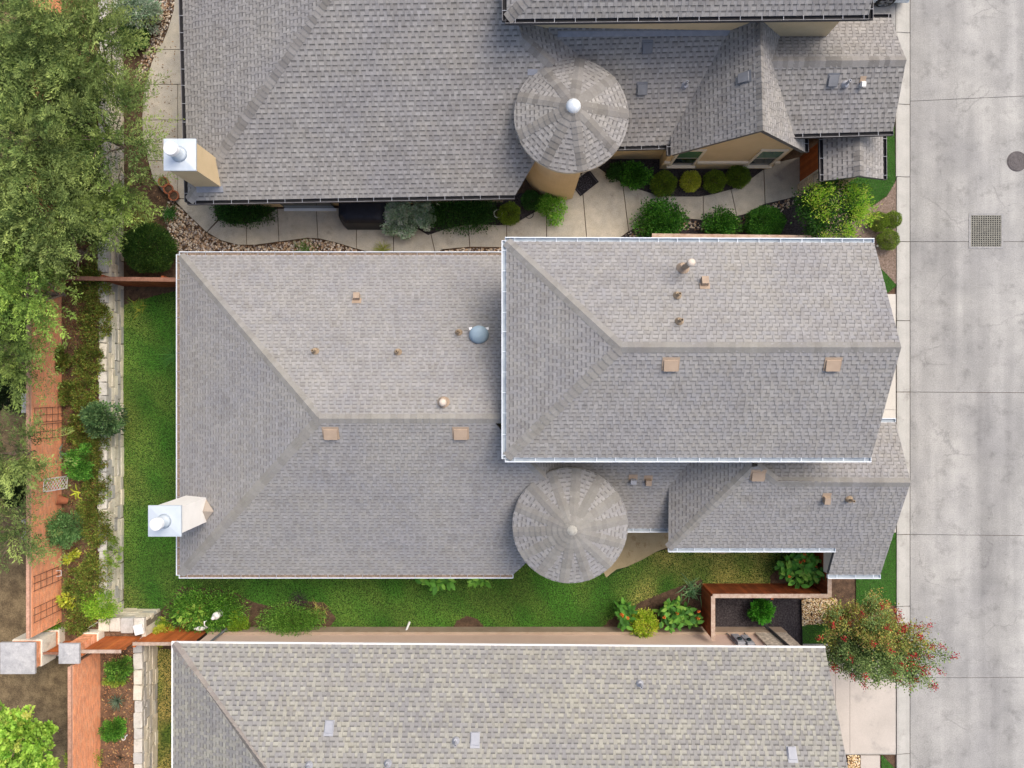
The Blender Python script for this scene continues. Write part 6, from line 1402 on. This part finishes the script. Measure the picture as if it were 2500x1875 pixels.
# rusty wire trellises on the brick wall
for yy, lab in ((1410,'rusty wire trellis fixed to the brick wall beside the grey-green bush'),(1485,'rusty wire trellis fixed to the brick wall just above the big pillar'),(1012,'rusty wire trellis fixed to the brick wall by the upper grey cap block'),(1052,'rusty wire trellis fixed to the brick wall above the blue agave')):
    c = U(112,yy,1.9); t = thing('wire_trellis', Vector((-17.03,c.y,ZT)), lab, 'trellis', 'wire trellises on the brick wall')
    for dy in (-0.26,0,0.26): b = MB(); b.tube([(-16.98,c.y+dy,ZT),(-17.0,c.y+dy,2.75)], 0.011, 5); b.build('upright', M_wire, t)
    for z in np.linspace(ZT+0.3,2.7,5): b = MB(); b.tube([(-16.99,c.y-0.28,z),(-16.99,c.y+0.28,z)], 0.009, 5); b.build('crossbar', M_wire, t)
# small white frame by the trellis
c = U(142,1400,ZT+0.3); b = MB(); q = [c+Vector((-0.12,-0.12,0)), c+Vector((0.13,-0.08,0.02)), c+Vector((0.14,0.13,0.05)), c+Vector((-0.10,0.10,0.04))]; b.tube(q+[q[0]], 0.013, 5); b.build('plant_support', M_white, label='little white wire frame next to the rusty trellis', cat='plant support')
# blue rim of a tub showing past the eave
c = U(440,874,0.6); t = thing('blue_tub', Vector((-12.55,c.y,0)), 'pale blue tub edge peeking out under the left eave', 'tub')
b = MB(); b.lathe((-12.50,1.0,0), [(0.40,0),(0.46,0.5),(0.48,0.55),(0.44,0.55),(0.40,0.1),(0,0.1)], 28); b.build('tub', M_dish, t, smooth=True)

# ------------------------------------------------------------------ street ironwork
c = U(2483,394,0.004); t = thing('manhole_cover', c, 'round dark iron manhole cover in the street at the right edge', 'manhole')
MB().lathe(c, [(0.40,-0.02),(0.40,0.004),(0.375,0.006),(0.37,0.0),(0,0.0)], 40).build('frame_ring', M_iron, t)
MB().lathe(c, [(0.365,-0.01),(0.365,0.008),(0,0.009)], 40).build('cover', M_iron, t)
for r in (0.10,0.18,0.26,0.33):
    MB().lathe(c+Vector((0,0,0.008)), [(r,0),(r,0.006),(r+0.018,0.006),(r+0.018,0)], 36).build('raised_ring', M_iron, t)
for k in range(8):
    w = k*math.pi/4; b = MB(); d = Vector((math.cos(w),math.sin(w),0)); b.obox(c+d*0.22+Vector((0,0,0.011)), d*0.03, Vector((-d.y,d.x,0))*0.012, Vector((0,0,0.004))); b.build('raised_lug', M_iron, t)
A, B = U(2365,607,0), U(2449,521,0); x0, x1, y0, y1 = A.x, B.x, A.y, B.y
t = thing('storm_drain', Vector(((x0+x1)/2,(y0+y1)/2,0)), 'square steel storm drain grate set in the street concrete', 'drain')
MB().box((x0,y0,0.001),(x1,y1,0.003)).build('drain_pit', M_black, t)
w = 0.075
for a_, b_ in (((x0,y0),(x1,y0+w)),((x0,y1-w),(x1,y1)),((x0,y0+w),(x0+w,y1-w)),((x1-w,y0+w),(x1,y1-w))):
    MB().box((a_[0]+0.001,a_[1]+0.001,0.002),(b_[0]-0.001,b_[1]-0.001,0.014)).build('frame_bar', M_gframe, t)
N = 13
for k in range(N+1):
    x = x0+w+0.02+(x1-x0-2*w-0.04)*k/N; MB().box((x-0.017,y0+w,0.004),(x+0.017,y1-w,0.014)).build('grate_bar', M_grate, t)
for k in range(17):
    y = y0+w+0.02+(y1-y0-2*w-0.04)*k/16; MB().box((x0+w,y-0.014,0.004),(x1-w,y+0.014,0.0125)).build('cross_bar', M_grate, t)

# ------------------------------------------------------------------ parked car at the top edge
def car():
    x1 = 15.45; x0 = x1-4.4; yc = 15.72; hw = 0.88; t = thing('parked_car', Vector(((x0+x1)/2,yc,0.05)), 'pale silver car mostly cut off by the top edge, front wheel showing', 'car')
    Pf = [(0,0.42),(0.05,0.78),(0.45,0.93),(1.05,0.97),(1.75,1.42),(2.4,1.50),(3.3,1.46),(4.0,1.05),(4.4,0.95),(4.4,0.40)]
    b = MB(); rows = []
    for f, z in Pf:
        k = 1.0 if z < 1.0 else 0.82; e = 0.12 if f in (0, 0.05) else 0.0
        rows.append([Vector((x1-f-(0.18 if f < 0.1 else 0)*0, yc+s*(hw-e)*k, z+0.05)) for s in (-1,-0.6,0,0.6,1)])
    pts = [p for r in rows for p in r]; faces = [(i*5+j,(i+1)*5+j,(i+1)*5+j+1,i*5+j+1) for i in range(len(Pf)-1) for j in range(4)]
    n = len(pts)
    for s in (0, 4):
        for i in range(len(Pf)): pts.append(Vector((rows[i][s].x, yc+(-hw if s == 0 else hw)*0.98, 0.30)))
        base = n + (0 if s == 0 else len(Pf))
        for i in range(len(Pf)-1): faces.append((i*5+s, base+i, base+i+1, (i+1)*5+s) if s == 0 else (i*5+s, (i+1)*5+s, base+i+1, base+i))
    b.add(pts, faces); body = b.build('body', M_paint, t, smooth=False)
    b = MB(); b.box((x1-1.75,yc-0.62,1.30),(x1-1.1,yc+0.62,1.33)); 
    b = MB(); b.prism([Vector((x1-1.10,yc-0.66,1.06)),Vector((x1-1.10,yc+0.66,1.06)),Vector((x1-1.70,yc+0.60,1.475)),Vector((x1-1.70,yc-0.60,1.475))],(0,0,-0.02)); b.build('windshield', M_glass, body)
    for s in (-1,1):
        b = MB(); b.prism([Vector((x1-1.35,yc+s*0.885,1.05)),Vector((x1-3.7,yc+s*0.885,1.05)),Vector((x1-3.3,yc+s*0.755,1.42)),Vector((x1-1.85,yc+s*0.755,1.42))],(0,s*0.012,0)); b.build('side_window', M_glass, body)
        b = MB(); b.obox((x1-0.12,yc+s*0.62,0.78), Vector((0.14,0,0)), Vector((0,0.16,0)), Vector((0,0,0.07))); b.build('headlight', M_flue, body)
    b = MB(); b.box((x1-0.02,yc-0.7,0.30),(x1+0.03,yc+0.7,0.45)); b.build('bumper_grille', M_black, body)
    for f in (0.95, 3.6):
        for s in (-1,1):
            c = Vector((x1-f, yc+s*0.80, 0.40)); ax = Vector((0,s,0))
            b = MB(); b.lathe(c, [(0.345,-0.05),(0.36,-0.03),(0.36,0.08),(0.335,0.105),(0.25,0.11),(0.25,0.0)], 28, axis=ax); wh = b.build('wheel', M_rubber, t, smooth=False)
            b = MB(); b.lathe(c, [(0.255,0.06),(0.25,0.108),(0.225,0.108),(0.215,0.05),(0.06,0.04),(0.05,0.10),(0,0.105)], 28, axis=ax); b.build('rim', M_alloy if False else M_rubber, wh)
            b = MB(); b.lathe(c, [(0.235,0.095),(0.253,0.113),(0.262,0.095)], 28, axis=ax); b.build('rim_lip', M_alloy, wh)
            for k in range(5):
                w_ = 2*math.pi*k/5+0.3; d = Vector((math.cos(w_),0,math.sin(w_))); sd = Vector((-math.sin(w_),0,math.cos(w_)))
                for o in (-0.035,0.035): bb = MB(); bb.obox(c+ax*0.10+d*0.14+sd*o, d*0.105, sd*0.014, ax*0.014); bb.build('spoke', M_alloy, wh)
car()
print('objects', len(bpy.data.objects), 'polys', sum(len(o.data.polygons) for o in bpy.data.objects if o.type == 'MESH'))
